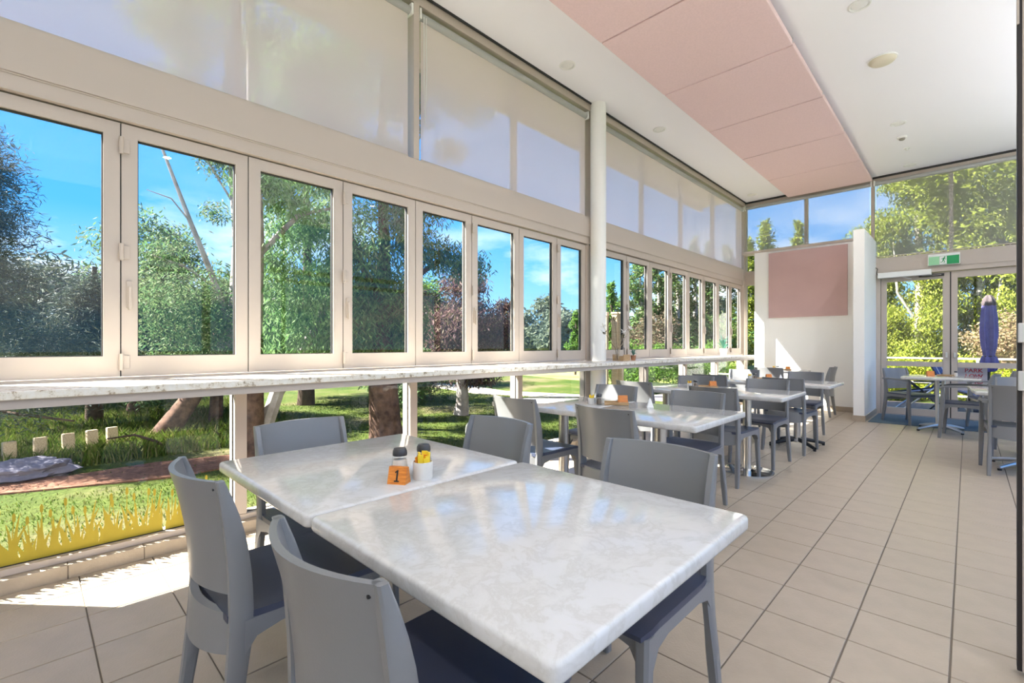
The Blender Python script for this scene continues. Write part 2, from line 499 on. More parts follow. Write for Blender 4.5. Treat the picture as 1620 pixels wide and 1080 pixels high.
# ---- floor: grout bed, tiles
floor = MB().box(-3.42, XR, YB, YE + 0.05, -0.30, -0.004).build('floor', 'grout')
tag(floor, 'floor of square beige textured tiles with dark joints', kind='structure')
TX0, TY0, TS, GAP = -0.047, 2.281, 0.30, 0.0032
cells = []
for i in range(-12, 13):
    for j in range(-19, 28):
        x0, y0 = TX0 + i * TS, TY0 + j * TS
        x1, y1 = min(x0 + TS, XR), min(y0 + TS, YE + 0.02)
        x0, y0 = max(x0, -3.255), max(y0, YB)
        if x1 - x0 < 0.03 or y1 - y0 < 0.03: continue
        cx, cy = (x0 + x1) / 2, (y0 + y1) / 2
        dep = -math.sin(YAW) * cx + math.cos(YAW) * cy
        u = (math.cos(YAW) * cx + math.sin(YAW) * cy) / dep if dep > 0.2 else 9
        seen = dep > 0.6 and -1.25 < u < 1.2 and 1.15 / dep < 0.95
        cells.append((not seen, dep, x0, x1, y0, y1))
cells.sort()
tile_me = None
rest = MB()
n_t = 0
for hid, dep, x0, x1, y0, y1 in cells:
    full = abs(x1 - x0 - TS) < 1e-6 and abs(y1 - y0 - TS) < 1e-6
    if not hid and n_t < 300:
        n_t += 1
        if full:
            if tile_me is None:
                t0 = MB().tile(-TS / 2 + GAP, TS / 2 - GAP, -TS / 2 + GAP * .8, TS / 2 - GAP * .8, -0.006, 0.0).build('tile', 'tile', floor)
                tile_me = t0.data
                t0.location = ((x0 + x1) / 2, (y0 + y1) / 2, 0)
            else:
                o = link('tile', tile_me, floor, ((x0 + x1) / 2, (y0 + y1) / 2, 0))
        else:
            MB().tile(x0 + GAP, x1 - GAP, y0 + GAP * .8, y1 - GAP * .8, -0.006, 0.0).build('tile', 'tile', floor)
    else:
        rest.tile(x0 + GAP, x1 - GAP, y0 + GAP * .8, y1 - GAP * .8, -0.006, 0.0)
tag(rest.build('tile_field', 'tile', floor), kind='stuff')

# ---- ceiling and roof
ceil = MB().box(-3.46, XR + 0.1, YB - 0.1, YE + 0.12, ZC, ZC + 0.16).build('ceiling', 'ceiling_paint')
tag(ceil, 'flat white painted ceiling', kind='structure')
for nm, b in (('painted_shadow_gap', (-3.30, XR, YE - 0.085, YE - 0.055, ZC - 0.030, ZC - 0.001)), ('painted_shadow_gap', (-3.262, -3.245, -0.3, YE - 0.06, ZC - 0.016, ZC - 0.001))):  # black strips paint the shadow line along the ceiling edges
    MB().box(*b).build(nm, 'gasket_shade', ceil)
roof = MB().box(-4.60, XR + 0.6, YB - 0.5, YE + 0.9, 4.44, 4.60).build('roof', 'soffit')
tag(roof, 'flat roof whose eave overhangs the window wall', kind='structure')
MB().box(-4.60, -4.54, YB - 0.5, YE + 0.9, 4.36, 4.44).build('fascia', 'soffit', roof)
MB().box(XW - 0.10, XW + 0.0, YB - 0.1, YE + 0.12, ZC, 4.44).build('upstand', 'soffit', roof)
MB().box(XW - 0.10, XR + 0.1, YE, YE + 0.12, ZC + 0.16, 4.44).build('upstand', 'soffit', roof)

# ---- window wall (left)
wl = struct('wall_left', 'long window wall of beige aluminium posts, header beam and tiled kerb')
YS = -0.34
MB().box(XW - 0.10, XW + 0.08, YB, YS, 0, ZC).build('pier', 'white_paint', wl)
MB().box(XW - 0.08, XW + 0.075, YS, YE, 2.485, 2.715).build('header_beam', 'frame', wl)
MB().box(XW - 0.07, XW + 0.060, YS, YE, 2.400, 2.485).build('header_trim', 'frame', wl)
MB().box(XW - 0.07, XW + 0.066, YS, YE, 2.476, 2.484).build('header_bead', 'frame', wl)
MB().box(XW - 0.08, XW + 0.08, YS, YE, 4.000, ZC).build('head_frame', 'frame', wl)
MB().box(XW - 0.06, XW + 0.055, YS, YE, 0.955, 1.000).build('window_sill', 'frame', wl)
MB().box(XW - 0.06, XW + 0.050, YS, YE, 0.072, 0.104).build('bottom_frame', 'frame', wl)
MB().box(XW - 0.10, XW + 0.03, YS, YE, -0.25, 0.072).build('footing', 'grout', wl)
POSTS = [-0.36, 0.94, 2.235, 3.53, 6.20, 7.50, 8.85, 10.20]
for y in POSTS:
    MB().box(XW - 0.07, XW + 0.045, y - 0.035, y + 0.035, 0.104, 0.955, 0.004).build('post', 'frame', wl)
    MB().box(XW - 0.085, XW - 0.025, y - 0.022, y + 0.022, 2.715, 4.0).build('upper_mullion', 'frame_dark', wl)
for y in (2.235,):
    MB().box(XW - 0.02, XW + 0.085, y - 0.028, y + 0.028, 2.715, 4.0, 0.003).build('blind_divider', 'frame', wl)
MB().box(XW - 0.05, XW + 0.08, 10.16, YE - 0.01, 0.0, 4.0, 0.003).build('corner_post', 'frame', wl)
# round column between the two banks
MB().cyl((-3.205, 4.80, 0.0), (-3.205, 4.80, ZC - 0.002), 0.093, n=32).build('column', 'white_paint', wl, True)
MB().box(XW - 0.07, XW + 0.05, 4.70, 4.745, 1.0, 2.40).build('jamb', 'frame', wl)
MB().box(XW - 0.07, XW + 0.05, 4.96, 5.01, 1.0, 2.40).build('jamb', 'frame', wl)
MB().box(XW - 0.09, XW + 0.0, 4.745, 4.96, 0.0, 4.0).build('column_backing', 'frame', wl)
# tiled kerb under the glass
bb = struct('baseboard_left', 'low kerb of beige tiles along the foot of the window wall')
y = 0.14 - 0.306 * 2
while y < YE - 0.1:
    MB().box(XW + 0.03, XW + 0.098, y + 0.0015, min(y + 0.3045, YE - 0.02), -0.003, 0.070, 0.004).build('kerb_tile', 'tile', bb)
    y += 0.306
MB().box(XW + 0.03, XW + 0.094, 0.14 - 0.612, YE - 0.05, -0.003, 0.066).build('mortar', 'grout', bb)

# ---- bifold banks
def hinge(parent, y, z):
    h = MB().cyl((XW + 0.046, y, z - 0.045), (XW + 0.046, y, z + 0.045), 0.010, n=10).build('hinge', 'frame', parent, True)
    return h
def bank(name, label, edges, hinged, handle_on):
    w = struct(name, label)
    for i in range(len(edges) - 1):
        a, b = edges[i] + 0.003, edges[i + 1] - 0.003
        s = ring(MB(), 'x', a, b, 1.004, 2.390, 0.070, 0.070, 0.112, 0.070, XW - 0.022, XW + 0.028).build('sash', 'frame', w)
        ring(MB(), 'x', a + 0.068, b - 0.068, 1.114, 2.322, 0.007, 0.007, 0.006, 0.008, XW - 0.012, XW + 0.012).build('gasket_shade', 'gasket_shade', s)  # black ring paints the recess shade around the glass
        MB().box(XW - 0.003, XW + 0.003, a + 0.066, b - 0.066, 1.112, 2.324).build('pane', 'glass', s)
        if i in handle_on:
            h = MB().box(XW + 0.028, XW + 0.040, a + 0.020, a + 0.046, 1.38, 1.53, 0.004).build('handle', 'frame', s)
            MB().box(XW + 0.040, XW + 0.056, a + 0.026, a + 0.041, 1.37, 1.50, 0.005).build('lever', 'frame', h)
        if i + 1 in hinged and i + 1 < len(edges) - 1:
            for z in (2.265, 1.685, 1.085):
                hinge(s, edges[i + 1], z)
                MB().box(XW + 0.028, XW + 0.036, edges[i + 1] + 0.006, edges[i + 1] + 0.038, z - 0.036, z + 0.036, 0.002).build('hinge_plate', 'frame', s)
        if i:
            MB().box(XW - 0.02, XW + 0.020, edges[i] - 0.004, edges[i] + 0.004, 1.006, 2.388).build('seal', 'gasket_shade', s)
    return w
EA = [-0.335, 0.353, 0.987, 1.626, 2.262, 2.885, 3.527, 4.150, 4.700]
EB = [5.01 + 0.646 * k for k in range(9)]
EB[-1] = 10.15
bank('window_1', 'bank of eight beige bifold window leaves on the near side of the round column', EA, (1, 3, 5, 7), (1, 3, 5, 7))
bank('window_2', 'bank of eight beige bifold window leaves beyond the round column', EB, (1, 3, 5, 7), (1, 3, 5, 7))
low = struct('window_3', 'row of fixed panes under the counter')
ed = [-0.36, 0.94, 2.235, 3.53, 4.745]
for a, b in list(zip(ed[:-1], ed[1:])) + [(4.96, 6.20), (6.20, 7.50), (7.50, 8.85), (8.85, 10.20)]:
    MB().box(XW - 0.003, XW + 0.003, a + 0.03, b - 0.03, 0.10, 0.957).build('pane', 'glass', low)
    MB().box(XW + 0.004, XW + 0.012, a + 0.035, b - 0.035, 0.104, 0.108).build('gasket_shade', 'gasket_shade', low)
    for yy in (a + 0.037, b - 0.037):
        MB().box(XW + 0.004, XW + 0.010, yy - 0.003, yy + 0.003, 0.108, 0.955).build('gasket_shade', 'gasket_shade', low)
up = struct('window_4', 'row of high panes behind the beige roller blinds')
ed = [-0.36, 0.94, 2.235, 3.53, 4.745]
for a, b in list(zip(ed[:-1], ed[1:])) + [(4.96, 6.20), (6.20, 7.50), (7.50, 8.85), (8.85, 10.20)]:
    MB().box(XW - 0.058, XW - 0.052, a + 0.02, b - 0.02, 2.712, 4.002).build('pane', 'glass', up)

# ---- end wall
wa = struct('wall_end', 'white wall and glazed end of the room around the double doors')
MB().box(-3.04, -1.28, 10.05, YE, 0, 3.00).build('wall_panel', 'white_paint', wa)
MB().box(-1.28, -1.14, 8.95, YE + 0.05, 0, 2.97).build('wing_wall', 'white_paint', wa)
MB().box(-3.27, -1.28, 10.02, YE, 3.00, 3.045).build('ledge', 'frame', wa)
MB().box(-3.27, XR, YE - 0.06, YE + 0.06, 4.00, ZC).build('head_frame', 'frame', wa)
for x in (-3.285, -2.20, -1.19, -0.19, 0.82, 1.82, 2.82):
    z0 = 3.045 if x < -1.2 and x > -3.2 else (2.68 if x > -1.2 else 0.0)
    MB().box(x - 0.025, x + 0.025, YE - 0.05, YE + 0.05, z0, 4.0).build('mullion', 'frame', wa)
MB().box(-3.06, -3.03, YE - 0.05, YE + 0.05, 0.1, 3.0).build('mullion', 'frame', wa)
MB().box(-3.26, -3.06, YE - 0.05, YE + 0.05, 2.40, 2.68).build('transom', 'frame', wa)
MB().box(-3.26, -3.06, YE - 0.05, YE + 0.05, 0.0, 0.10).build('bottom_frame', 'frame', wa)
MB().box(-1.14, XR, YE - 0.07, YE + 0.07, 2.365, 2.68).build('header_beam', 'frame', wa)
MB().box(-1.14, XR, YE - 0.078, YE - 0.07, 2.44, 2.45).build('header_bead', 'frame', wa)
MB().box(-1.14, -1.08, YE - 0.06, YE + 0.06, 0.0, 2.365, 0.004).build('jamb', 'frame', wa)
MB().box(0.73, 0.79, YE - 0.06, YE + 0.06, 0.0, 2.365, 0.004).build('jamb', 'frame', wa)
MB().box(-3.18, -1.28, 10.035, 10.05, 0.0, 0.09).build('skirting', 'tile', wa)
MB().box(-1.295, -1.125, 8.935, 8.95, 0.0, 0.09).build('skirting', 'tile', wa)
MB().box(-1.14, -1.128, 8.95, YE - 0.06, 0.0, 0.09).build('skirting', 'tile', wa)
cw = struct('window_5', 'high panes above the white wall and the doors')
for a, b, z0 in ((-3.26, -2.22, 3.04), (-2.18, -1.21, 3.04), (-1.17, -0.21, 2.68), (-0.17, 0.80, 2.68), (0.84, 1.80, 2.68), (1.84, 2.80, 2.68)):
    MB().box(a, b, YE - 0.003, YE + 0.003, z0, 4.0).build('pane', 'glass', cw)
sw = struct('window_6', 'slim strip of glass between the corner post and the white wall')
MB().box(-3.262, -3.058, YE - 0.003, YE + 0.003, 2.68, 3.0).build('pane', 'glass', sw)
MB().box(-3.262, -3.058, YE - 0.003, YE + 0.003, 0.10, 2.40).build('pane', 'glass', sw)

# ---- double doors
d1 = struct('door_1', 'pair of beige framed glass doors in the end wall')
def leaf(a, b, hz):
    s = ring(MB(), 'y', a, b, 0.012, 2.355, 0.075, 0.085, 0.11, 0.10, YE - 0.025, YE + 0.025).build('door_leaf', 'frame', d1)
    MB().box(a + 0.07, b - 0.08, YE - 0.025, YE + 0.025, 0.825, 0.905).build('mid_rail', 'frame', s)
    for z0, z1 in ((0.115, 0.83), (0.90, 2.26)):
        MB().box(a + 0.07, b - 0.08, YE - 0.003, YE + 0.003, z0, z1).build('pane', 'glass_clear', s)
    MB().box(hz - 0.012, hz + 0.012, YE - 0.060, YE - 0.025, 0.98, 1.06, 0.004).build('lock', 'alu_cast', s)
    return s
L1 = leaf(-1.075, -0.205, -0.245); L2 = leaf(-0.190, 0.725, -0.15)
MB().box(-0.205, -0.190, YE - 0.012, YE + 0.012, 0.012, 2.355).build('door_seal', 'gasket_shade', d1)
fx = struct('window_7', 'fixed glass beside the double doors')
for a, b in ((0.79, 1.78), (1.84, 2.80)):
    MB().box(a, b, YE - 0.003, YE + 0.003, 0.1, 2.365).build('pane', 'glass_clear', fx)
MB().box(0.79, XR, YE - 0.04, YE + 0.04, 0.0, 0.1).build('bottom_frame', 'frame', fx)
MB().box(1.78, 1.84, YE - 0.04, YE + 0.04, 0.1, 2.365).build('post', 'frame', fx)

# ---- sides of the room behind the camera
wr = struct('wall_right', 'unseen right side of the room, left open for sky light')  # bays left without glass so sky light fills the room
MB().box(XR, XR + 0.1, YB, YE, 0.0, 0.45).build('sill_wall', 'white_paint', wr)
MB().box(XR, XR + 0.1, YB, YE, 3.75, ZC).build('header_beam', 'white_paint', wr)
for y in (YB + 0.1, -0.4, 2.3, 5.0, 7.6, YE - 0.1):
    MB().box(XR, XR + 0.1, y - 0.06, y + 0.06, 0.45, 3.75).build('post', 'frame', wr)
wb = MB().box(-3.4, XR + 0.1, YB - 0.1, YB, 0.0, ZC).build('wall_back', 'white_paint')
tag(wb, 'plain white back wall', kind='structure')

# ---- folded-back bronze door at the right edge
d2 = struct('door_2', 'edge of a tall dark bronze door standing open')
st = MB().box(0.1265, 0.178, 2.46, 2.50, 0.015, 3.2, 0.003).build('stile', 'bronze', d2)
MB().box(0.1390, 0.1460, 2.452, 2.462, 0.02, 3.2).build('edge_strip', 'frame', st)
MB().box(0.1255, 0.132, 2.452, 2.462, 2.32, 3.2).build('edge_strip', 'frame', st)
for z in (1.22, 1.05):
    MB().box(0.128, 0.150, 2.440, 2.462, z - 0.035, z + 0.035, 0.003).build('hinge', 'alu_cast', st)
MB().box(0.178, 1.05, 2.465, 2.495, 0.015, 0.16).build('bottom_rail', 'bronze', d2)
MB().box(0.178, 1.05, 2.465, 2.495, 3.08, 3.2).build('top_rail', 'bronze', d2)
MB().box(1.00, 1.05, 2.46, 2.50, 0.015, 3.2).build('stile', 'bronze', d2)
MB().box(0.175, 1.005, 2.477, 2.483, 0.15, 3.09).build('pane', 'glass_clear', d2)

# ---- roller blinds
def blind(label, a, b, ax, d, z0, ztop, mat, chain=None, sign=1):
    """a..b along the wall, d = plane of the cloth"""
    def B(mb, a0, a1, d0, d1, z0, z1, c=0):
        lo, hi = min(d0, d1), max(d0, d1)
        return mb.box(lo, hi, a0, a1, z0, z1, c) if ax == 'x' else mb.box(a0, a1, lo, hi, z0, z1, c)
    base = (d, a, z0) if ax == 'x' else (a, d, z0)
    t = thing('roller_blind', label, 'blind', (0, 0, 0), group='roller blinds')
    P = lambda q, z, dd=0: (d + dd, q, z) if ax == 'x' else (q, d + dd, z)
    MB().add([P(a, z0), P(b, z0), P(b, ztop), P(a, ztop)], [(0, 1, 2, 3)]).build('cloth', mat, t)
    MB().cyl(P(a - 0.01, ztop + 0.01), P(b + 0.01, ztop + 0.01), 0.034, n=16).build('roll', 'blind_roll', t, True)
    B(MB(), a, b, d - 0.006, d + 0.006, z0 - 0.012, z0 + 0.004).build('bottom_bar', 'frame', t)
    for q in (a - 0.022, b + 0.022):
        B(MB(), q - 0.010, q + 0.010, d - 0.040, d + 0.040, ztop - 0.03, ztop + 0.06, 0.004).build('bracket', 'plastic_white', t)
    if chain is not None:
        MB().tube([P(chain, ztop, 0.036 * sign), P(chain, ztop - 0.5, 0.038 * sign), P(chain + 0.01, ztop - 0.9, 0.038 * sign), P(chain + 0.025, ztop - 0.5, 0.038 * sign), P(chain + 0.022, ztop, 0.036 * sign)], 0.003, 6).build('chain', 'plastic_white', t, True)
    return t
blind('wide beige sunscreen blind above the nearest four window leaves', YS + 0.02, 2.175, 'x', -3.305, 2.735, 3.925, 'screen_beige')
blind('beige sunscreen blind between the post and the round column', 2.30, 4.665, 'x', -3.305, 2.735, 3.925, 'screen_beige', chain=2.31)
blind('long beige sunscreen blind beyond the round column', 4.97, 10.12, 'x', -3.305, 2.735, 3.925, 'screen_beige', chain=4.955)
blind('grey see-through blind above the white wall', -3.24, -1.225, 'y', YE - 0.085, 3.055, 3.955, 'screen_grey', sign=-1)
blind('grey see-through blind above the double doors', -1.14, 1.80, 'y', YE - 0.085, 2.70, 3.955, 'screen_grey', sign=-1)

# ================================================================== fittings on the shell
PX0, PX1, PITCH = -2.46, -1.18, 1.275
plabels = ['pink acoustic ceiling panel touching the end wall', 'second pink ceiling panel from the end wall', 'third pink ceiling panel from the end wall',
           'fourth pink ceiling panel from the end wall', 'fifth pink ceiling panel from the end wall, cut by the frame top', 'pink ceiling panel nearest the camera, only its corner in view']
for k in range(6):
    y1 = 10.10 - k * PITCH; y0 = y1 - PITCH + 0.016
    t = thing('acoustic_panel', plabels[k], 'ceiling panel', (0, 0, 0), group='pink ceiling panels')
    MB().box(PX0, PX1, y0, y1, ZC - 0.095, ZC - 0.040, 0.006).build('panel', 'panel_pink', t)
    for x in (PX0 + 0.06, PX1 - 0.06):
        for yy in (y0 + 0.1, y1 - 0.1):
            MB().box(x - 0.02, x + 0.02, yy - 0.02, yy + 0.02, ZC - 0.040, ZC).build('spacer', 'frame_dark', t)
    MB().box(PX1 - 0.004, PX1 + 0.004, y1 - 0.01, y1 + 0.012, ZC - 0.07, ZC - 0.03).build('clip', 'alu_cast', t)

wp = thing('wall_panel_art', 'plain dusty pink fabric panel on the white end wall', 'wall panel', (0, 0, 0))
MB().box(-2.775, -1.515, 10.005, 10.048, 1.705, 2.955, 0.004).build('panel', 'panel_pink_wall', wp)

def downlight(x, y, label, lamp=True, r=0.085):
    t = thing('downlight', label, 'ceiling light', (x, y, ZC), group='round ceiling downlights')
    MB().lathe([(r, 0), (r, -0.006), (r - 0.012, -0.012), (r - 0.022, -0.008), (r - 0.026, 0.0)], n=28).build('trim_ring', 'plastic_white', t, True)
    d = MB().lathe([(r - 0.027, -0.004), (r - 0.03, -0.006), (0.002, -0.007)], n=24).build('diffuser', 'plastic_white', t, True)
    if lamp:
        ld = bpy.data.lights.new('downlight_lamp', 'AREA')
        ld.shape = 'DISK'; ld.size = 2 * (r - 0.03); ld.energy = DOWNLIGHT_W; ld.color = (1.0, 0.94, 0.88); ld.spread = R(150)
        lo = bpy.data.objects.new('downlight_lamp', ld); COL.objects.link(lo)
        lo.parent = t; lo.location = (0, 0, -0.012)
    return t
downlight(-2.99, 3.91, 'small white downlight near the window blinds, nearer the camera', False)
downlight(-2.99, 5.94, 'small white downlight near the window blinds, above the far bank', False)
downlight(-3.00, 9.75, 'small white downlight in the corner by the end wall', False)
downlight(-0.665, 4.96, 'white downlight at the top edge, right of the pink panels')
downlight(-0.655, 7.96, 'white downlight between two small ceiling sensors and the cream speaker')
downlight(-0.67, 9.93, 'white downlight closest to the glazed end above the doors', False)
for q, (x, y) in enumerate(((2.2, 5.0), (2.2, 1.5), (2.2, -1.5), (0.4, -1.8), (-1.6, -1.8))):  # extra downlights added out of view to raise the indoor light
    downlight(x, y, ['added unseen downlight over the right side, farthest', 'added unseen downlight over the right side, middle', 'added unseen downlight over the right side, nearest', 'added unseen downlight behind the camera, right', 'added unseen downlight behind the camera, left'][q])
for q, x in enumerate((1.60, 2.85)):                       # uplights added out of view to brighten the ceiling
    t = thing('added_uplight', ['added unseen linear uplight right of the aisle', 'added unseen linear uplight along the right side'][q], 'added light', (x, 3.6, 2.45), group='added linear uplights')
    MB().box(-0.05, 0.05, -5.6, 5.6, -0.05, -0.01, 0.004).build('channel', 'plastic_white', t)
    for s_ in (-1, 1):
        MB().box(s_ * 0.046 - 0.004, s_ * 0.046 + 0.004, -5.6, 5.6, -0.012, 0.02).build('lip', 'plastic_white', t)
        MB().cyl((0, s_ * 4.5, -0.01), (0, s_ * 4.5, ZC - 2.45), 0.003, n=6).build('cable', 'steel', t)
    ld = bpy.data.lights.new('added_uplight_lamp', 'AREA'); ld.shape = 'RECTANGLE'; ld.size = 0.08; ld.size_y = 11.0; ld.energy = ADDED_UPLIGHT_W[q]; ld.color = (0.90, 0.935, 1.0)
    lo = bpy.data.objects.new('added_uplight_lamp', ld); COL.objects.link(lo); lo.parent = t; lo.rotation_euler = (R(180), 0, 0)
t = thing('ceiling_speaker', 'cream domed ceiling fitting right of the pink panels', 'ceiling speaker', (-0.625, 6.07, ZC))
MB().lathe([(0.115, 0), (0.115, -0.012), (0.10, -0.03), (0.07, -0.042), (0.002, -0.046)], n=28).build('dome', 'plastic_cream', t, True)
MB().lathe([(0.125, 0.0), (0.125, -0.008), (0.112, -0.010)], n=28).build('rim', 'plastic_white', t, True)
t = thing('smoke_detector', 'small white smoke detector on the ceiling near the doors', 'smoke detector', (-0.66, 8.52, ZC))
MB().lathe([(0.055, 0), (0.055, -0.018), (0.042, -0.022)], n=22).build('base', 'plastic_white', t, True)
MB().lathe([(0.036, -0.020), (0.036, -0.034), (0.028, -0.044), (0.002, -0.046)], n=22).build('sensor_head', 'frame_dark', t, True)
t = thing('ceiling_sprinkler', 'tiny round white sprinkler rose on the ceiling', 'sprinkler', (-0.645, 9.05, ZC))
MB().lathe([(0.04, 0), (0.038, -0.008), (0.012, -0.012), (0.010, -0.03), (0.022, -0.032), (0.002, -0.036)], n=16).build('rose', 'plastic_white', t, True)

# exit sign
t = thing('exit_sign', 'green running-man exit sign above the double doors', 'sign', (-0.275, YE - 0.10, 2.545))
MB().box(-0.19, 0.19, -0.028, 0.028, -0.085, 0.095, 0.004).build('housing', 'plastic_white', t)
MB().box(-0.180, 0.180, -0.031, -0.028, -0.078, 0.056).build('face', 'exit_green', t)
MB().box(-0.180, -0.052, -0.033, -0.031, -0.078, 0.056).build('pale_field', 'exit_pale', t)
MB().box(-0.050, 0.036, -0.034, -0.031, -0.074, 0.052).build('door_pictogram', 'plastic_white', t)
def limb(mb, pts, wd):
    for (a, b) in zip(pts[:-1], pts[1:]):
        dx, dz = b[0] - a[0], b[1] - a[1]; l = math.hypot(dx, dz); nx, nz_ = -dz / l * wd / 2, dx / l * wd / 2
        mb.prism([(a[0] + nx, a[1] + nz_), (b[0] + nx, b[1] + nz_), (b[0] - nx, b[1] - nz_), (a[0] - nx, a[1] - nz_)], 'y', -0.0355, -0.034)
rm = MB()
rm.cyl((0.012, -0.0355, 0.036), (0.012, -0.034, 0.036), 0.010, n=12)
limb(rm, [(0.006, 0.026), (-0.008, -0.010)], 0.018)
limb(rm, [(0.006, 0.022), (-0.018, 0.020), (-0.026, 0.004)], 0.007)
limb(rm, [(0.006, 0.022), (0.016, 0.004), (0.028, 0.006)], 0.007)
limb(rm, [(-0.007, -0.008), (0.010, -0.026), (0.004, -0.056)], 0.009)
limb(rm, [(-0.007, -0.008), (-0.016, -0.038), (-0.038, -0.044)], 0.009)
tag(rm.build('running_man', 'exit_green', t), kind='stuff')
# door operator and closer
t = thing('door_operator', 'long white door operator box above the left door', 'door operator', (-0.765, YE - 0.11, 2.365))
MB().box(-0.345, 0.345, -0.045, 0.045, -0.045, 0.045, 0.006).build('cover', 'plastic_white', t)
MB().tube([(-0.02, -0.01, -0.045), (0.05, 0.0, -0.075), (0.09, 0.03, -0.085)], 0.008, 8).build('arm', 'alu_cast', t, True)
MB().tube([(-0.345, 0.0, 0.01), (-0.36, -0.02, 0.05), (-0.345, -0.03, 0.12), (-0.40, -0.02, 0.16)], 0.006, 8).build('cable', 'black_plastic', t, True)
t = thing('door_closer', 'slim black closer rail at the head of the left door', 'door closer', (-0.425, YE - 0.05, 2.315))
MB().box(-0.155, 0.155, -0.018, 0.018, -0.018, 0.018, 0.004).build('rail', 'black_plastic', t)
MB().box(-0.12, 0.12, -0.022, -0.018, -0.006, 0.006).build('slot', 'frame_dark', t)

# ================================================================== counter
ct = thing('counter', 'long speckled stone counter running under the bifold windows', 'counter', (0, 0, 0))
MB().box(-3.29, -2.76, YS + 0.01, 9.20, 0.955, 0.990, 0.004).build('top', 'counter_stone', ct)
MB().box(-3.285, -2.785, YS + 0.01, 9.18, 0.915, 0.955).build('apron', 'frame', ct)

# door mat
dm = thing('door_mat', 'flat blue-grey entrance mat inside the double doors', 'mat', (0, 0, 0))
MB().box(-1.10, 1.20, 8.98, 10.20, 0.0, 0.008).build('pile', 'mat_blue', dm)
# ================================================================== chairs
def lerp_tab(tab, z):
    for (a, b) in zip(tab[:-1], tab[1:]):
        if z <= b[0]:
            t = (z - a[0]) / (b[0] - a[0]) if b[0] > a[0] else 0
            t = max(0, min(1, t))
            return [p + (q - p) * t for p, q in zip(a[1:], b[1:])]
    return list(tab[-1][1:])
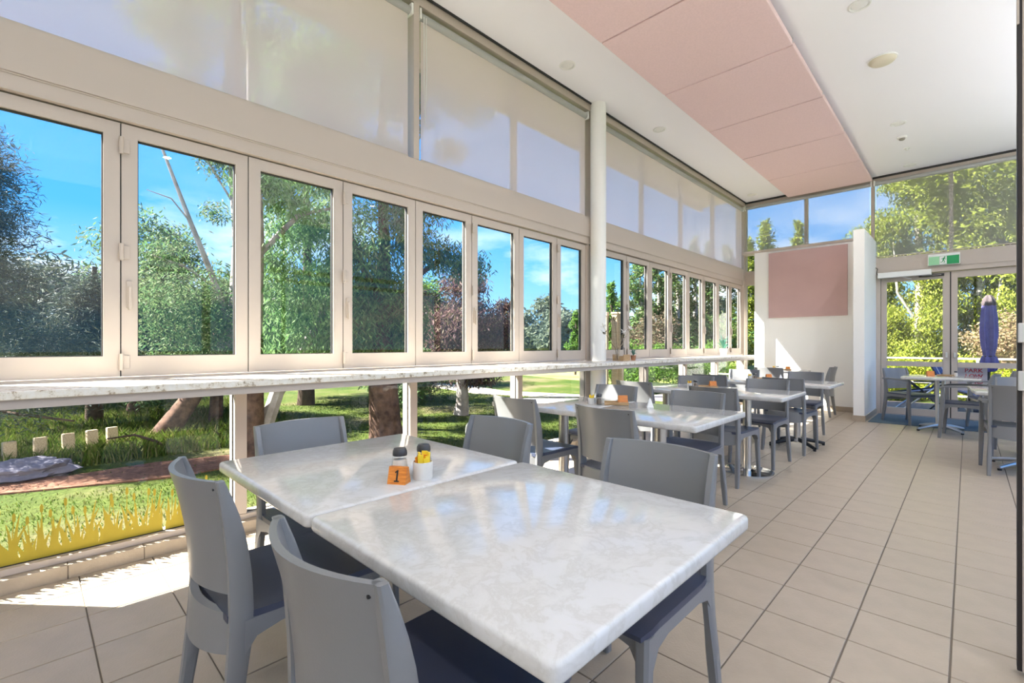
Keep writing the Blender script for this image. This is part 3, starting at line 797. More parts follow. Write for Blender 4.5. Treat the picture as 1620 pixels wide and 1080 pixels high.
# z: (y centre, half depth)
POST = [(0.0, -0.252, 0.016), (0.12, -0.236, 0.019), (0.25, -0.219, 0.023), (0.36, -0.206, 0.028), (0.45, -0.200, 0.029), (0.55, -0.203, 0.028), (0.65, -0.213, 0.025), (0.74, -0.230, 0.019), (0.82, -0.252, 0.010)]
CH = 0.82
def rr(cx, cy, hx, hy, z, k=0.35):
    """rounded-rectangle ring of 8 points"""
    a, b = hx * k, hy * k
    return [(cx - hx + a, cy - hy, z), (cx + hx - a, cy - hy, z), (cx + hx, cy - hy + b, z), (cx + hx, cy + hy - b, z),
            (cx + hx - a, cy + hy, z), (cx - hx + a, cy + hy, z), (cx - hx, cy + hy - b, z), (cx - hx, cy - hy + b, z)]
def make_chair(arms=False):
    t = thing('armchair' if arms else 'dining_chair', '', 'chair')
    px = 0.196
    bow = lambda x: -0.056 * (1 - (x / px) ** 2)
    # rear legs run on as back posts
    for s in (-1, 1):
        rings = []
        for i in range(17):
            z = CH * i / 16
            y, hd = lerp_tab(POST, z)
            xo = px + (0.012 if z < 0.40 else 0.0) * (1 - z / 0.40 if z < 0.40 else 0)
            rings.append(rr(s * xo, y, 0.013 if z > 0.3 else 0.013 + 0.004 * math.sin(z / 0.3 * math.pi), hd, z))
        MB().rings(rings).build('leg', 'resin', t, True)
        # front leg
        top = 0.645 if arms else 0.43
        fr = []
        for i in range(9):
            q = i / 8
            z = top * q
            yy = 0.225 - 0.030 * min(1, z / 0.43); rad = 0.0155 + 0.0085 * min(1, z / 0.43)
            if arms and z > 0.43: rad = 0.024 - 0.006 * (z - 0.43) / 0.215
            fr.append(rr(s * (0.200 - 0.008 * min(1, z / 0.43) + (0.03 if arms else 0)), yy, rad * 0.85, rad, z, 0.45))
        MB().rings(fr).build('leg', 'resin', t, True)
        # side rail with an arched underside
        pr = [(-0.195, 0.345), (-0.165, 0.385), (-0.10, 0.400), (0.10, 0.400), (0.155, 0.385), (0.185, 0.340), (0.195, 0.340), (0.195, 0.436), (-0.195, 0.436)]
        MB().prism(pr, 'x', s * 0.200 - 0.011, s * 0.200 + 0.011).build('side_rail', 'resin', t)
        if arms:
            MB().rings([[(s * 0.226 + dx, y, z + dz) for dx, dz in ((-0.020, -0.012), (0.020, -0.012), (0.024, 0), (0.020, 0.012), (-0.020, 0.012), (-0.024, 0))]
                        for y, z in ((-0.215, 0.665), (-0.10, 0.668), (0.05, 0.662), (0.17, 0.655), (0.222, 0.640))]).build('armrest', 'resin', t, True)
    pr = [(-0.195, 0.335), (-0.175, 0.34), (-0.150, 0.385), (-0.09, 0.400), (0.09, 0.400), (0.150, 0.385), (0.175, 0.34), (0.195, 0.335), (0.195, 0.436), (-0.195, 0.436)]
    MB().prism(pr, 'y', 0.180, 0.202).build('front_rail', 'resin', t)
    # backrest: curved panel between the posts, open slot under it
    nx, nz_ = 14, 10
    F, B = [], []
    for i in range(nz_ + 1):
        z = 0.505 + (CH - 0.505) * i / nz_
        y, hd = lerp_tab(POST, z)
        F.append([(-px + 2 * px * j / nx, y + bow(-px + 2 * px * j / nx) + 0.004, z) for j in range(nx + 1)])
        B.append([(-px + 2 * px * j / nx, y + bow(-px + 2 * px * j / nx) - 0.011, z) for j in range(nx + 1)])
    MB().shell(F, B).build('backrest', 'resin', t, True)
    # lower back rail, bottom edge sagging to a smile
    F, B = [], []
    for i in range(6):
        q = i / 5
        rowf, rowb = [], []
        for j in range(nx + 1):
            x = -px + 2 * px * j / nx
            zb = 0.332 + 0.018 * (x / px) ** 2
            z = zb + (0.452 - zb) * q
            y, hd = lerp_tab(POST, z)
            rowf.append((x, y + bow(x) * 0.95 + 0.010, z)); rowb.append((x, y + bow(x) * 0.95 - 0.012, z))
        F.append(rowf); B.append(rowb)
    MB().shell(F, B).build('back_rail', 'resin', t, True)
    # seat
    F, B = [], []
    ny, nxs = 12, 12
    for i in range(ny + 1):
        y = -0.232 + (0.462) * i / ny
        rf, rb = [], []
        for j in range(nxs + 1):
            x0 = -1 + 2 * j / nxs
            hw = 0.212 - (0.022 * max(0, (-0.14 - y) / 0.09)) - (0.012 * max(0, (y - 0.19) / 0.04) ** 2)
            x = x0 * hw
            dish = -0.012 * (1 - x0 ** 2) * math.exp(-((y + 0.03) / 0.16) ** 2)
            edge = -0.016 * max(0, (y - 0.15) / 0.08) ** 2
            rf.append((x, y, 0.455 + dish + edge)); rb.append((x, y, 0.436 + edge * 0.6))
        F.append(rf); B.append(rb)
    MB().shell(F, B).build('seat', 'resin_seat', t, True)
    for s in (-1, 1):
        MB().cyl((s * 0.184, -0.255, 0.798), (s * 0.184, -0.2655, 0.798), 0.0032, n=10).build('vent_hole', 'black_plastic', t)
    return t
chair0 = make_chair(False)
arm0 = make_chair(True)
first = {'c': True, 'a': True}
def chair(x, y, facing, label, arms=False):
    """x, y = floor point under the middle of the seat; facing = direction (degrees from +X) the sitter looks"""
    rz = R(facing - 90)
    k = 'a' if arms else 'c'
    if first[k]:
        first[k] = False
        o = arm0 if arms else chair0
        o.location = (x, y, 0); o.rotation_euler = (0, 0, rz); o['label'] = label
    else:
        o = dup(arm0 if arms else chair0, (x, y, 0), rz, label)
    o['group'] = 'grey resin armchairs near the doors' if arms else 'grey resin dining chairs'
    return o
BK = 0.272                       # seat middle to the top of the back
def near(x, ytop, lab, tw=0): chair(x, ytop + BK, 90 + tw, lab)
def far(x, ytop, lab, tw=0): chair(x, ytop - BK, 270 + tw, lab)
near(-0.835, 0.345, 'grey chair nearest the camera, its back cut by the bottom edge', 1)
near(-1.605, 0.325, 'grey chair left of the nearest one, whole back and navy seat in view', 1)
far(-0.79, 1.575, 'dark grey chair at the far side of the front table, directly before its right half')
far(-1.615, 1.60, 'dark grey chair at the far side of the front table behind the sugar pot')
chair(-2.30 + BK + 0.03, 0.905, 2, 'olive grey chair at the window end of the front table')
near(-2.24, 2.31, 'pale grey chair at the second table row, closest to the windows', -2)
near(-1.49, 2.29, 'light grey chair at the near side of the second table row, middle of the picture', -5)
far(-1.49, 3.60, 'blue-grey chair at the far side of the second table row, aisle side')
far(-2.24, 3.66, 'blue-grey chair at the far side of the second table row behind an orange number block')
near(-1.55, 4.05, 'dark grey chair at the near side of the third table row, aisle side', -4)
near(-2.36, 4.17, 'grey chair at the near side of the third table row, window side', -6)
far(-1.51, 5.40, 'blue-grey chair at the far side of the third table row, aisle side', -2)
far(-2.27, 5.44, 'blue chair at the far side of the third table row, window side')
near(-1.44, 5.74, 'dark charcoal chair at the near side of the fourth table row, aisle side', -4)
near(-2.27, 5.78, 'grey chair at the near side of the fourth table row, window side')
far(-1.56, 7.28, 'blue-grey chair at the far side of the fourth table row with sunlit seat')
far(-2.36, 7.36, 'blue chair at the far side of the fourth table row, window side')
near(-2.30, 8.28, 'grey chair at the small table by the white end wall, back to the room')
chair(-1.86, 9.30, 180, 'grey chair seen edge-on beside the white end wall')
chair(-0.63, 9.30, -40, 'grey armchair against the left glass door', True)
chair(-0.02, 8.28, 176, 'blue-grey armchair on the near right of the table by the doors, front legs forward', True)
chair(0.27, 9.25, 196, 'grey armchair right of the table by the doors, before the right glass door', True)
chair(0.33, 6.30, 93, 'large dark slate armchair at the right edge with its back turned', True)
chair(0.42, 7.36, 268, 'slate armchair on the far side of the table at the right edge', True)

# ================================================================== tables
TT = 0.744
def table_top_mesh(sx, sy, th=0.036):
    b = bmesh.new()
    bmesh.ops.create_cube(b, size=1.0)
    for q in b.verts: q.co = (q.co.x * sx, q.co.y * sy, -th / 2 + q.co.z * th)
    bmesh.ops.bevel(b, geom=[e for e in b.edges if abs(e.verts[0].co.z - e.verts[1].co.z) > 0.01], offset=0.022, segments=4, profile=0.5, affect='EDGES')
    bmesh.ops.bevel(b, geom=[e for e in b.edges if abs(e.verts[0].co.z - e.verts[1].co.z) < 1e-5 and len(e.link_faces) == 2 and abs(e.calc_face_angle(0)) > 1.2], offset=0.009, segments=3, profile=0.5, affect='EDGES')
    me = bpy.data.meshes.new('table_top'); b.to_mesh(me); b.free()
    me.polygons.foreach_set('use_smooth', [True] * len(me.polygons))
    me.set_sharp_from_angle(angle=R(35))
    me.materials.append(MATS['marble'])
    return me
def make_table(kind):
    t = thing('cafe_table', '', 'table')
    link('table_top', table_top_mesh(0.796, 0.790), t, (0, 0, TT))
    MB().box(-0.17, 0.17, -0.17, 0.17, TT - 0.046, TT - 0.036, 0.003).build('mounting_plate', 'black_plastic', t)
    if kind == 'disc':
        MB().cyl((0, 0, 0.02), (0, 0, TT - 0.046), 0.038, n=28).build('column', 'steel', t, True)
        MB().lathe([(0.225, 0.0), (0.225, 0.010), (0.20, 0.014), (0.10, 0.019), (0.05, 0.026), (0.038, 0.032)], n=44).build('base', 'chrome', t, True)
    else:
        if kind == 'star':
            MB().cyl((0, 0, 0.05), (0, 0, TT - 0.046), 0.036, n=24).build('column', 'steel', t, True)
        else:
            for s in (-1, 1):
                MB().cyl((s * 0.032, 0, 0.07), (s * 0.032, 0, TT - 0.046), 0.022, n=18).build('column', 'alu_cast', t, True)
        MB().lathe([(0.055, 0.045), (0.060, 0.06), (0.055, 0.085), (0.040, 0.09)], n=20).build('hub', 'alu_cast', t, True)
        for k in range(4):
            a = R(45 + 90 * k); c, s = math.cos(a), math.sin(a)
            ft = MB().tube([(c * r, s * r, z) for r, z in ((0.03, 0.072), (0.12, 0.066), (0.22, 0.048), (0.32, 0.026))], [0.026, 0.024, 0.021, 0.017], 10).build('foot', 'alu_cast' if kind != 'star' else 'black_plastic', t, True)
            MB().cyl((c * 0.312, s * 0.312, 0.0), (c * 0.312, s * 0.312, 0.018), 0.016, n=12).build('glide', 'black_plastic', ft)
    return t
protos = {}
def table(x, y, kind, label, rz=0.0):
    if kind not in protos:
        o = protos[kind] = make_table(kind)
        o.location = (x, y, 0); o.rotation_euler = (0, 0, rz); o['label'] = label
    else:
        o = dup(protos[kind], (x, y, 0), rz, label)
    o['group'] = 'square marble-topped cafe tables'
    return o
table(-0.795, 0.888, 'disc', 'marble-topped table filling the foreground, nearest the camera')
table(-1.600, 0.885, 'disc', 'marble-topped table carrying number block 1, pushed against the nearest table')
table(-1.43, 2.855, 'disc', 'glossy marble table of the second row, aisle side')
table(-2.235, 2.875, 'disc', 'sunlit marble table of the second row, window side')
table(-1.48, 4.68, 'disc', 'marble table of the third row, aisle side')
table(-2.285, 4.70, 'disc', 'sunlit marble table of the third row, window side')
table(-1.44, 6.30, 'star', 'marble table of the fourth row, aisle side, on a dark four-foot base')
table(-2.245, 6.31, 'star', 'marble table of the fourth row, window side')
table(-2.36, 9.12, 'disc', 'small marble table by the white end wall')
table(-0.27, 8.78, 'alu', 'pale table in front of the double doors on a silver four-foot base')
table(0.42, 6.60, 'alu', 'pale table at the right edge beside the dark armchair', R(4))

# ================================================================== table settings
def shaker(x, y, fill, label, s=1.0, z=TT):
    t = thing('shaker', label, 'shaker', (x, y, z), group='glass table shakers'); t.scale = (s, s, s)
    MB().lathe([(0.0215, 0.0), (0.022, 0.004), (0.0205, 0.03), (0.017, 0.056), (0.0165, 0.060)], n=20).build('glass_body', 'glass_clear', t, True)
    MB().lathe([(0.019, 0.004), (0.0185, 0.028), (0.0165, 0.046)], n=16).build('filling', fill, t, True)
    lid = MB().lathe([(0.0175, 0.056), (0.018, 0.060), (0.0172, 0.068), (0.014, 0.0735), (0.002, 0.0745)], n=20).build('lid', 'lid_dark', t, True)
    return t
def pot(x, y, label, z=TT):
    t = thing('sugar_pot', label, 'pot', (x, y, z), random.uniform(0, 6), group='pots of sugar sachets')
    MB().lathe([(0.0225, 0.0), (0.024, 0.003), (0.0245, 0.046), (0.0225, 0.046), (0.0215, 0.006)], n=24).build('pot', 'ceramic', t, True)
    for k in range(9):
        a = k * 2.4; r = 0.013 * math.sqrt((k + 0.5) / 9) + 0.002
        cx, cy = r * math.cos(a), r * math.sin(a)
        h = 0.062 + 0.008 * math.sin(k * 1.7)
        dx, dy = -math.sin(a) * 0.007, math.cos(a) * 0.007
        mx_, my_ = math.cos(a) * 0.002, math.sin(a) * 0.002
        f = 1.25
        MB().rings([[(cx + dx + mx_, cy + dy + my_, 0.008), (cx - dx + mx_, cy - dy + my_, 0.008), (cx - dx - mx_, cy - dy - my_, 0.008), (cx + dx - mx_, cy + dy - my_, 0.008)],
                    [(cx * f + dx + mx_, cy * f + dy + my_, h), (cx * f - dx + mx_, cy * f - dy + my_, h), (cx * f - dx - mx_, cy * f - dy - my_, h), (cx * f + dx - mx_, cy * f + dy - my_, h)]]).build('sachet', 'sachet_yellow' if k % 3 else 'sachet_orange', t)
    return t
def block(x, y, label, rz, s=1.0, z=TT, number=None):
    t = thing('number_block', label, 'table number', (x, y, z), rz, group='orange wooden table number blocks'); t.scale = (s, s, s)
    mb = MB().prism([(-0.0185, 0.0), (0.0185, 0.0), (0.005, 0.046), (-0.005, 0.046)], 'x', -0.027, 0.027)
    mb.build('wedge', 'block_wood', t)
    if number:
        ang = math.atan2(0.046, 0.0135)
        M = Matrix.Translation((0, -0.0120, 0.0222)) @ Matrix.Rotation(ang, 4, 'X')
        pl = [(-0.0075, -0.016), (0.0075, -0.016), (0.0075, -0.0125), (0.0026, -0.0125), (0.0026, 0.016), (-0.0010, 0.016), (-0.0075, 0.0105), (-0.0060, 0.0075), (-0.0022, 0.0100), (-0.0022, -0.0125), (-0.0075, -0.0125)]
        nm = MB().prism(pl, 'z', 0.0, 0.0006).build('numeral', 'ink', t); nm.matrix_local = M
    return t
def tray(x, y, label, rz=0.0, z=TT):
    t = thing('condiment_tray', label, 'tray', (x, y, z), rz, group='small wooden condiment trays')
    MB().box(-0.085, 0.085, -0.045, 0.045, 0.0, 0.010, 0.002).build('board', 'timber', t)
    for s in (-1, 1):
        MB().box(-0.085, 0.085, s * 0.045 - 0.003, s * 0.045 + 0.003, 0.004, 0.022, 0.001).build('lip', 'timber', t)
    return t
shaker(-1.330, 0.845, 'salt', 'dark-lidded salt shaker behind number block 1', 1.32)
shaker(-1.325, 0.935, 'pepper', 'dark-lidded pepper shaker behind the sugar pot on the front table', 1.32)
p_ = pot(-1.270, 0.893, 'white pot of yellow sugar sachets on the front table'); p_.scale = (1.30, 1.30, 1.22)
block(-1.283, 0.812, 'orange wooden block bearing the number 1', YAW - R(12), 1.12, number='1')
def setting(x, y, rz, row, orange_z=0.0):
    c, s = math.cos(rz), math.sin(rz)
    def P(a, b): return (x + a * c - b * s, y + a * s + b * c)
    tray(*P(0, 0), 'small wooden tray ' + row, rz)
    shaker(*P(-0.12, 0.03), 'salt', 'salt shaker beside the tray ' + row)
    shaker(*P(-0.125, -0.03), 'pepper', 'pepper shaker beside the tray ' + row)
    pot(*P(-0.18, 0.0), 'pot of sugar sachets ' + row)
    block(*P(0.045, 0.0), 'orange number block on the tray ' + row, YAW, 1.25, TT + 0.010)
setting(-1.84, 2.99, R(35), 'on the second table row')
setting(-1.90, 4.83, R(35), 'on the third table row')
setting(-1.85, 6.52, R(35), 'on the fourth table row')
setting(-2.28, 9.17, R(35), 'on the small table by the end wall')
block(-0.38, 8.90, 'orange number block on the table by the doors', YAW - R(20), 1.5)
tray(-0.22, 8.95, 'small wooden tray on the table by the doors', R(-20))
shaker(-0.12, 8.97, 'salt', 'shaker on the table by the doors')
for x, y, l in ((-1.83 + 0.24, 3.02, 'white folded napkin standing on the second table row'), (-1.85 + 0.16, 6.60, 'white folded napkin standing on the fourth table row')):
    t = thing('napkin', l, 'napkin', (x, y, TT), R(40), group='standing napkins'); t.scale = (0.65, 0.65, 0.65)
    MB().rings([[(-0.035, -0.025, 0), (0.035, -0.025, 0), (0.035, 0.025, 0), (-0.035, 0.025, 0)], [(-0.020, -0.012, 0.05), (0.020, -0.012, 0.05), (0.020, 0.012, 0.05), (-0.020, 0.012, 0.05)], [(-0.003, -0.002, 0.10), (0.003, -0.002, 0.10), (0.003, 0.002, 0.10), (-0.003, 0.002, 0.10)]]).build('folded_paper', 'plastic_white', t)

# ---- things on the counter
CT = 0.990
def leafblade(mb, base, tip, wd, bend=0.03):
    b, t = Vector(base), Vector(tip)
    d = t - b; side = d.cross(Vector((0, 0, 1)))
    side = side.normalized() * wd if side.length > 1e-4 else Vector((wd, 0, 0))
    m = b + d * 0.5 + Vector((0, 0, bend))
    th = Vector((0, 0, 0.0012))
    mb.add([b, m + side, t, m - side, m + th * 2], [(0, 1, 4), (1, 2, 4), (2, 3, 4), (3, 0, 4)])
t = thing('wooden_caddy', 'small wooden caddy on the counter by the round column', 'caddy', (-3.02, 5.02, CT), R(8))
MB().box(-0.07, 0.07, -0.10, 0.10, 0.0, 0.012, 0.002).build('base', 'timber', t)
for s in (-1, 1):
    MB().box(s * 0.067 - 0.004, s * 0.067 + 0.004, -0.10, 0.10, 0.010, 0.075, 0.002).build('side', 'timber', t)
    MB().box(-0.065, 0.065, s * 0.096 - 0.004, s * 0.096 + 0.004, 0.010, 0.055, 0.002).build('end', 'timber', t)
MB().tube([(0.0, -0.096, 0.05), (0.0, -0.085, 0.155), (0.0, 0.085, 0.155), (0.0, 0.096, 0.05)], 0.004, 8).build('handle', 'black_plastic', t, True)
t = thing('terracotta_cup', 'little terracotta cup beside the wooden caddy', 'cup', (-2.96, 5.20, CT))
MB().lathe([(0.026, 0), (0.034, 0.06), (0.036, 0.062), (0.032, 0.060), (0.024, 0.006)], n=20).build('cup', 'terracotta', t, True)
mb = MB()
for k in range(9):
    a = k * 2.4
    leafblade(mb, (0, 0, 0.055), (0.05 * math.cos(a), 0.05 * math.sin(a), 0.075 + 0.03 * (k % 3)), 0.010)
tag(mb.build('foliage', 'leaf_teal', t), kind='stuff')
t = thing('flower_vase', 'clear vase of sparse stems before the round column', 'vase', (-3.04, 4.86, CT))
t.location = (-2.98, 4.87, CT)
MB().lathe([(0.030, 0), (0.034, 0.01), (0.030, 0.09), (0.020, 0.13), (0.024, 0.15)], n=20).build('vase', 'glass_clear', t, True)
for k, (tx, ty, tz) in enumerate(((-0.10, -0.16, 0.42), (0.03, -0.12, 0.50), (0.05, 0.06, 0.36), (-0.02, 0.16, 0.30), (0.06, 0.20, 0.40), (-0.03, -0.24, 0.34))):
    s_ = MB().tube([(0, 0, 0.01), (tx * 0.2, ty * 0.2, 0.16), (tx * 0.6, ty * 0.6, tz * 0.7), (tx, ty, tz)], [0.003, 0.003, 0.0025, 0.002], 6).build('stem', 'leaf_gum_russet' if k % 2 else 'timber_pale', t, True)
    mb = MB()
    for q in range(5):
        a = q * 1.3 + k
        leafblade(mb, (tx, ty, tz - 0.03), (tx + 0.05 * math.cos(a), ty + 0.05 * math.sin(a), tz + 0.03 * math.sin(q * 2.0)), 0.012, 0.01)
    tag(mb.build('leaves', 'leaf_gum_russet' if k % 2 else 'plastic_white', s_), kind='stuff')
t = thing('potted_succulent', 'teal spiky plant in a white pot on the far counter', 'plant', (-3.02, 8.35, CT))
MB().lathe([(0.045, 0), (0.06, 0.10), (0.062, 0.13), (0.054, 0.13), (0.05, 0.10)], n=24).build('pot', 'plastic_white', t, True)
for k in range(26):
    a = k * 2.4; r = 0.06 + 0.16 * ((k * 7) % 10) / 10
    mb = MB(); leafblade(mb, (0, 0, 0.12), (r * math.cos(a), r * math.sin(a), 0.40 - r * 0.9 + 0.05 * math.sin(k)), 0.012, 0.03)
    mb.build('leaf', 'leaf_teal', t)
# ---- reed decals on the lowest pane
def reed_decal(y0, wd, label, seed, flip=False):
    rnd = random.Random(seed)
    t = thing('reed_decal', label, 'decal', (XW + 0.0045, y0, 0.108), group='gold reed stickers on the low glass')
    mb = MB(); cnt = [0]
    def poly(pts):
        pts = [((wd - a) if flip else a, b) for a, b in pts]
        cnt[0] += 1                              # each piece of film a hair in front of the last
        mb.add([(cnt[0] * 0.00006, a, b) for a, b in pts], [tuple(range(len(pts)))])
    def blade(a, h, lean, wdt, curve=0.0):
        L_, R_ = [], []
        for i in range(9):
            q = i / 8
            cx = a + lean * q + curve * q * q; z = h * q
            hw = wdt * (1 - q) ** 0.8 * 0.5 + 0.0006
            L_.append((cx - hw, z)); R_.append((cx + hw, z))
        poly(L_ + R_[::-1])
    # joined clump at the foot
    foot = [(0.014, 0.0)] + [(wd * q / 28, 0.012 + 0.036 * math.sin(math.pi * q / 28) ** 0.5 + 0.012 * math.sin(q * 2.3 + seed)) for q in range(29)] + [(wd - 0.014, 0.0)]
    poly(foot)
    for k in range(24):
        a = wd * (k + 0.5) / 24
        blade(a, rnd.uniform(0.09, 0.21), rnd.uniform(-0.03, 0.03), rnd.uniform(0.016, 0.030), rnd.uniform(-0.035, 0.035))
    for k in range(6):
        a = wd * (k + 0.6) / 6.4; h = rnd.uniform(0.22, 0.285); ln = rnd.uniform(-0.02, 0.02)
        blade(a, h, ln, 0.006)
        hx, hz = a + ln, h
        poly([(hx - 0.002, hz - 0.045), (hx - 0.0062, hz - 0.036), (hx - 0.0062, hz - 0.012), (hx - 0.002, hz - 0.002), (hx + 0.002, hz - 0.002), (hx + 0.0062, hz - 0.012), (hx + 0.0062, hz - 0.036), (hx + 0.002, hz - 0.045)])
    for a, h, sgn in ((wd * 0.93, 0.24, -1), (wd * 0.02, 0.13, 1), (wd * 0.86, 0.20, 1)):
        blade(a, h, sgn * 0.02, 0.022, -sgn * 0.035)
    tag(mb.build('reeds', 'decal_gold', t), kind='stuff')
    return t
dl = ['gold reed sticker on the low glass at the left picture edge', 'second gold reed sticker from the left picture edge', 'gold reed sticker just left of the tall-backed chair', 'gold reed sticker partly behind the tall-backed chair']
for k, y in enumerate((-0.295, -0.015, 0.270, 0.560)):
    reed_decal(y, 0.272, dl[k], 3 + k, False)
# ================================================================== outdoors
GZ = -0.15
def at(u, d):
    r = (u - 810.0) / FPX; S, C = math.sin(YAW), math.cos(YAW)
    return d * (-S + r * C), d * (C + r * S)
def hz(v, d):                                   # height seen at row v and depth d
    return CAMH + (HY - v) / FPX * d
g = MB().add([(-160, -120, GZ), (120, -120, GZ), (120, 180, GZ), (-160, 180, GZ)], [(0, 1, 2, 3)]).build('ground', 'lawn_ground')
tag(g, 'mown green lawn around the building', kind='structure')
def patch(name, label, pts, z, mat, cat='ground'):
    o = MB().prism(pts, 'z', GZ - 0.02, GZ + z).build(name, mat)
    return tag(o, label, cat)
patch('mulch_bed', 'reddish strip of bark mulch across the lawn', [(-6.9, -0.6), (-6.5, 0.3), (-6.55, 1.0), (-6.3, 1.9), (-5.75, 2.0), (-5.7, 1.0), (-6.0, 0.2), (-6.3, -0.6)], 0.015, 'mulch', 'mulch')
patch('garden_path', 'pale gravel path curving behind the trees', [(-14.6, 8.2), (-12.0, 8.9), (-9.6, 8.5), (-6.6, 9.6), (-6.4, 10.6), (-9.6, 9.6), (-12.0, 10.1), (-14.8, 9.6)], 0.012, 'path_stone', 'path')
patch('dry_field', 'yellowed open field beyond the lawn', [(-60, 25), (-22, 17), (-11, 14.5), (-6, 13.5), (-6.5, 26), (-20, 60), (-50, 70)], 0.010, 'dry_field', 'field')

def leaves(n, clumps, ll, lw, droop, rnd, up=0.0, shell_bias=0.6):
    """n lens-shaped leaves spread over ellipsoid clumps [(cx,cy,cz,rx,ry,rz)]; returns vertex and face arrays"""
    c = np.array(clumps, dtype=float)
    vol = (c[:, 3] * c[:, 4] * c[:, 5]) ** 0.67
    idx = rnd.choice(len(c), n, p=vol / vol.sum())
    d = rnd.normal(size=(n, 3)); d /= np.linalg.norm(d, axis=1, keepdims=True)
    rad = rnd.random((n, 1)) ** (1.0 / (1.0 + 2.0 * shell_bias))
    rad *= 1.0 + 0.10 * rnd.normal(size=(n, 1))
    p = c[idx, :3] + d * rad * c[idx, 3:]
    a = rnd.normal(size=(n, 3)); a /= np.linalg.norm(a, axis=1, keepdims=True)
    a[:, 2] = a[:, 2] * (1 - droop) - droop * 1.2 + up
    a /= np.linalg.norm(a, axis=1, keepdims=True)
    b = rnd.normal(size=(n, 3)); b -= a * (a * b).sum(1, keepdims=True); b /= np.linalg.norm(b, axis=1, keepdims=True)
    s = rnd.uniform(0.7, 1.3, (n, 1))
    L = a * ll * s; W = b * lw * s * 0.5
    v = np.stack([p, p + L * 0.45 + W, p + L, p + L * 0.45 - W], axis=1).reshape(-1, 3)
    return v
def leaf_obj(name, v, mat, parent, kind='stuff'):
    n = len(v) // 4
    me = bpy.data.meshes.new(name)
    me.vertices.add(len(v)); me.vertices.foreach_set('co', v.astype(np.float32).ravel())
    me.loops.add(4 * n); me.loops.foreach_set('vertex_index', np.arange(4 * n, dtype=np.int32))
    me.polygons.add(n); me.polygons.foreach_set('loop_start', np.arange(0, 4 * n, 4, dtype=np.int32))
    me.polygons.foreach_set('loop_total', np.full(n, 4, dtype=np.int32))
    me.update(calc_edges=True)
    me.materials.append(MATS[mat])
    return tag(link(name, me, parent), kind=kind)
def limb_pts(p0, p1, k, rnd, wob):
    p0, p1 = np.array(p0, float), np.array(p1, float)
    out = []
    for i in range(k + 1):
        q = i / k
        out.append(tuple(p0 + (p1 - p0) * q + rnd.normal(size=3) * wob * (0 if i in (0,) else 1)))
    return out
def tree(name, label, cat, base, trunk, limbs, bark, clumps, n, ll, lw, droop, mat, seed, group=None, shell=0.6, butt=None):
    """trunk: [(x,y,z,r)...] relative to base; limbs: list of the same; clumps relative to base"""
    rnd = np.random.default_rng(seed)
    t = thing(name, label, cat, (base[0], base[1], GZ), 0, group)
    if trunk:
        k = 3 if butt else 0
        MB().tube([p[:3] for p in trunk[max(0, k - 1):]], [p[3] * (0.985 if k else 1) for p in trunk[max(0, k - 1):]], 12).build('trunk', bark, t, True)
        if butt: MB().tube([p[:3] for p in trunk[:k]], [p[3] for p in trunk[:k]], 12).build('butt', butt, t, True)
    for l in limbs:
        MB().tube([p[:3] for p in l], [p[3] for p in l], 8).build('branch', bark, t, True)
    leaf_obj('foliage', leaves(n, clumps, ll, lw, droop, rnd, 0.0, shell), mat, t)
    return t
def auto_clumps(rnd, cx, cy, z0, z1, rad, k, cr=0.55, taper='round'):
    out = []
    for i in range(k):
        q = (i + rnd.random()) / k
        z = z0 + (z1 - z0) * q
        w_ = {'round': math.sqrt(max(0.05, 1 - (2 * q - 1) ** 2)), 'cone': 1.05 - q, 'col': min(1.0, (1 - q) * 2.2 + 0.12, q * 4 + 0.5)}[taper] * rad
        a = rnd.random() * 6.283; r = w_ * math.sqrt(rnd.random()) * 0.85
        s = cr * rnd.uniform(0.7, 1.25)
        out.append((cx + r * math.cos(a), cy + r * math.sin(a), z, s, s, s * 0.75))
    return out
rn = np.random.default_rng(11)
# --- dark she-oaks at the left edge
tree('conifer', 'dark feathery she-oak at the left picture edge', 'tree', (-8.0, -0.55), [(0, 0, 0, .11), (0.05, 0.05, 1.5, .08), (0, 0.1, 3.4, .03)], [[(0, 0, 1.0, .03), (0.3, 0.5, 0.9, .02), (0.5, 1.1, 0.75, .01)], [(0, 0, 0.8, .03), (0.6, 0.4, 0.6, .02), (1.0, 0.9, 0.5, .01)]], 'bark_dark',
     auto_clumps(rn, 0, 0.1, 0.75, 3.75, 1.25, 46, 0.42, 'cone') + [(0.4, 0.9, 0.9, .5, .55, .4), (0.7, 0.5, 0.75, .55, .6, .4), (0.2, 1.3, 1.0, .45, .5, .4), (0.9, -0.1, 0.7, .6, .6, .45)], 44000, 0.085, 0.009, 0.30, 'leaf_conifer', 1, 'dark she-oaks', 0.2)
tree('conifer', 'dark she-oak behind the left edge tree, lower crown', 'tree', (-10.2, 0.75), [(0, 0, 0, .12), (0, 0, 1.5, .08), (0.05, 0, 2.6, .03)], [], 'bark_dark',
     auto_clumps(rn, 0, 0, 0.7, 2.3, 1.5, 40, 0.42, 'cone'), 30000, 0.10, 0.011, 0.30, 'leaf_conifer', 2, 'dark she-oaks', 0.2)
tree('shrub', 'green leafy shrub filling the gap right of the she-oaks', 'shrub', (-10.6, 1.7), [], [], 'bark_dark', auto_clumps(rn, 0, 0, 0.4, 2.8, 1.0, 26, 0.5), 15000, 0.10, 0.025, 0.4, 'leaf_gum', 21, None, 0.3)
tree('shrub', 'dark thicket far behind the she-oaks', 'shrub', (-15.0, 0.4), [], [], 'bark_dark', auto_clumps(rn, 0, 0, 0.3, 2.9, 3.0, 36, 0.9), 14000, 0.2, 0.04, 0.4, 'leaf_conifer', 22, None, 0.3)
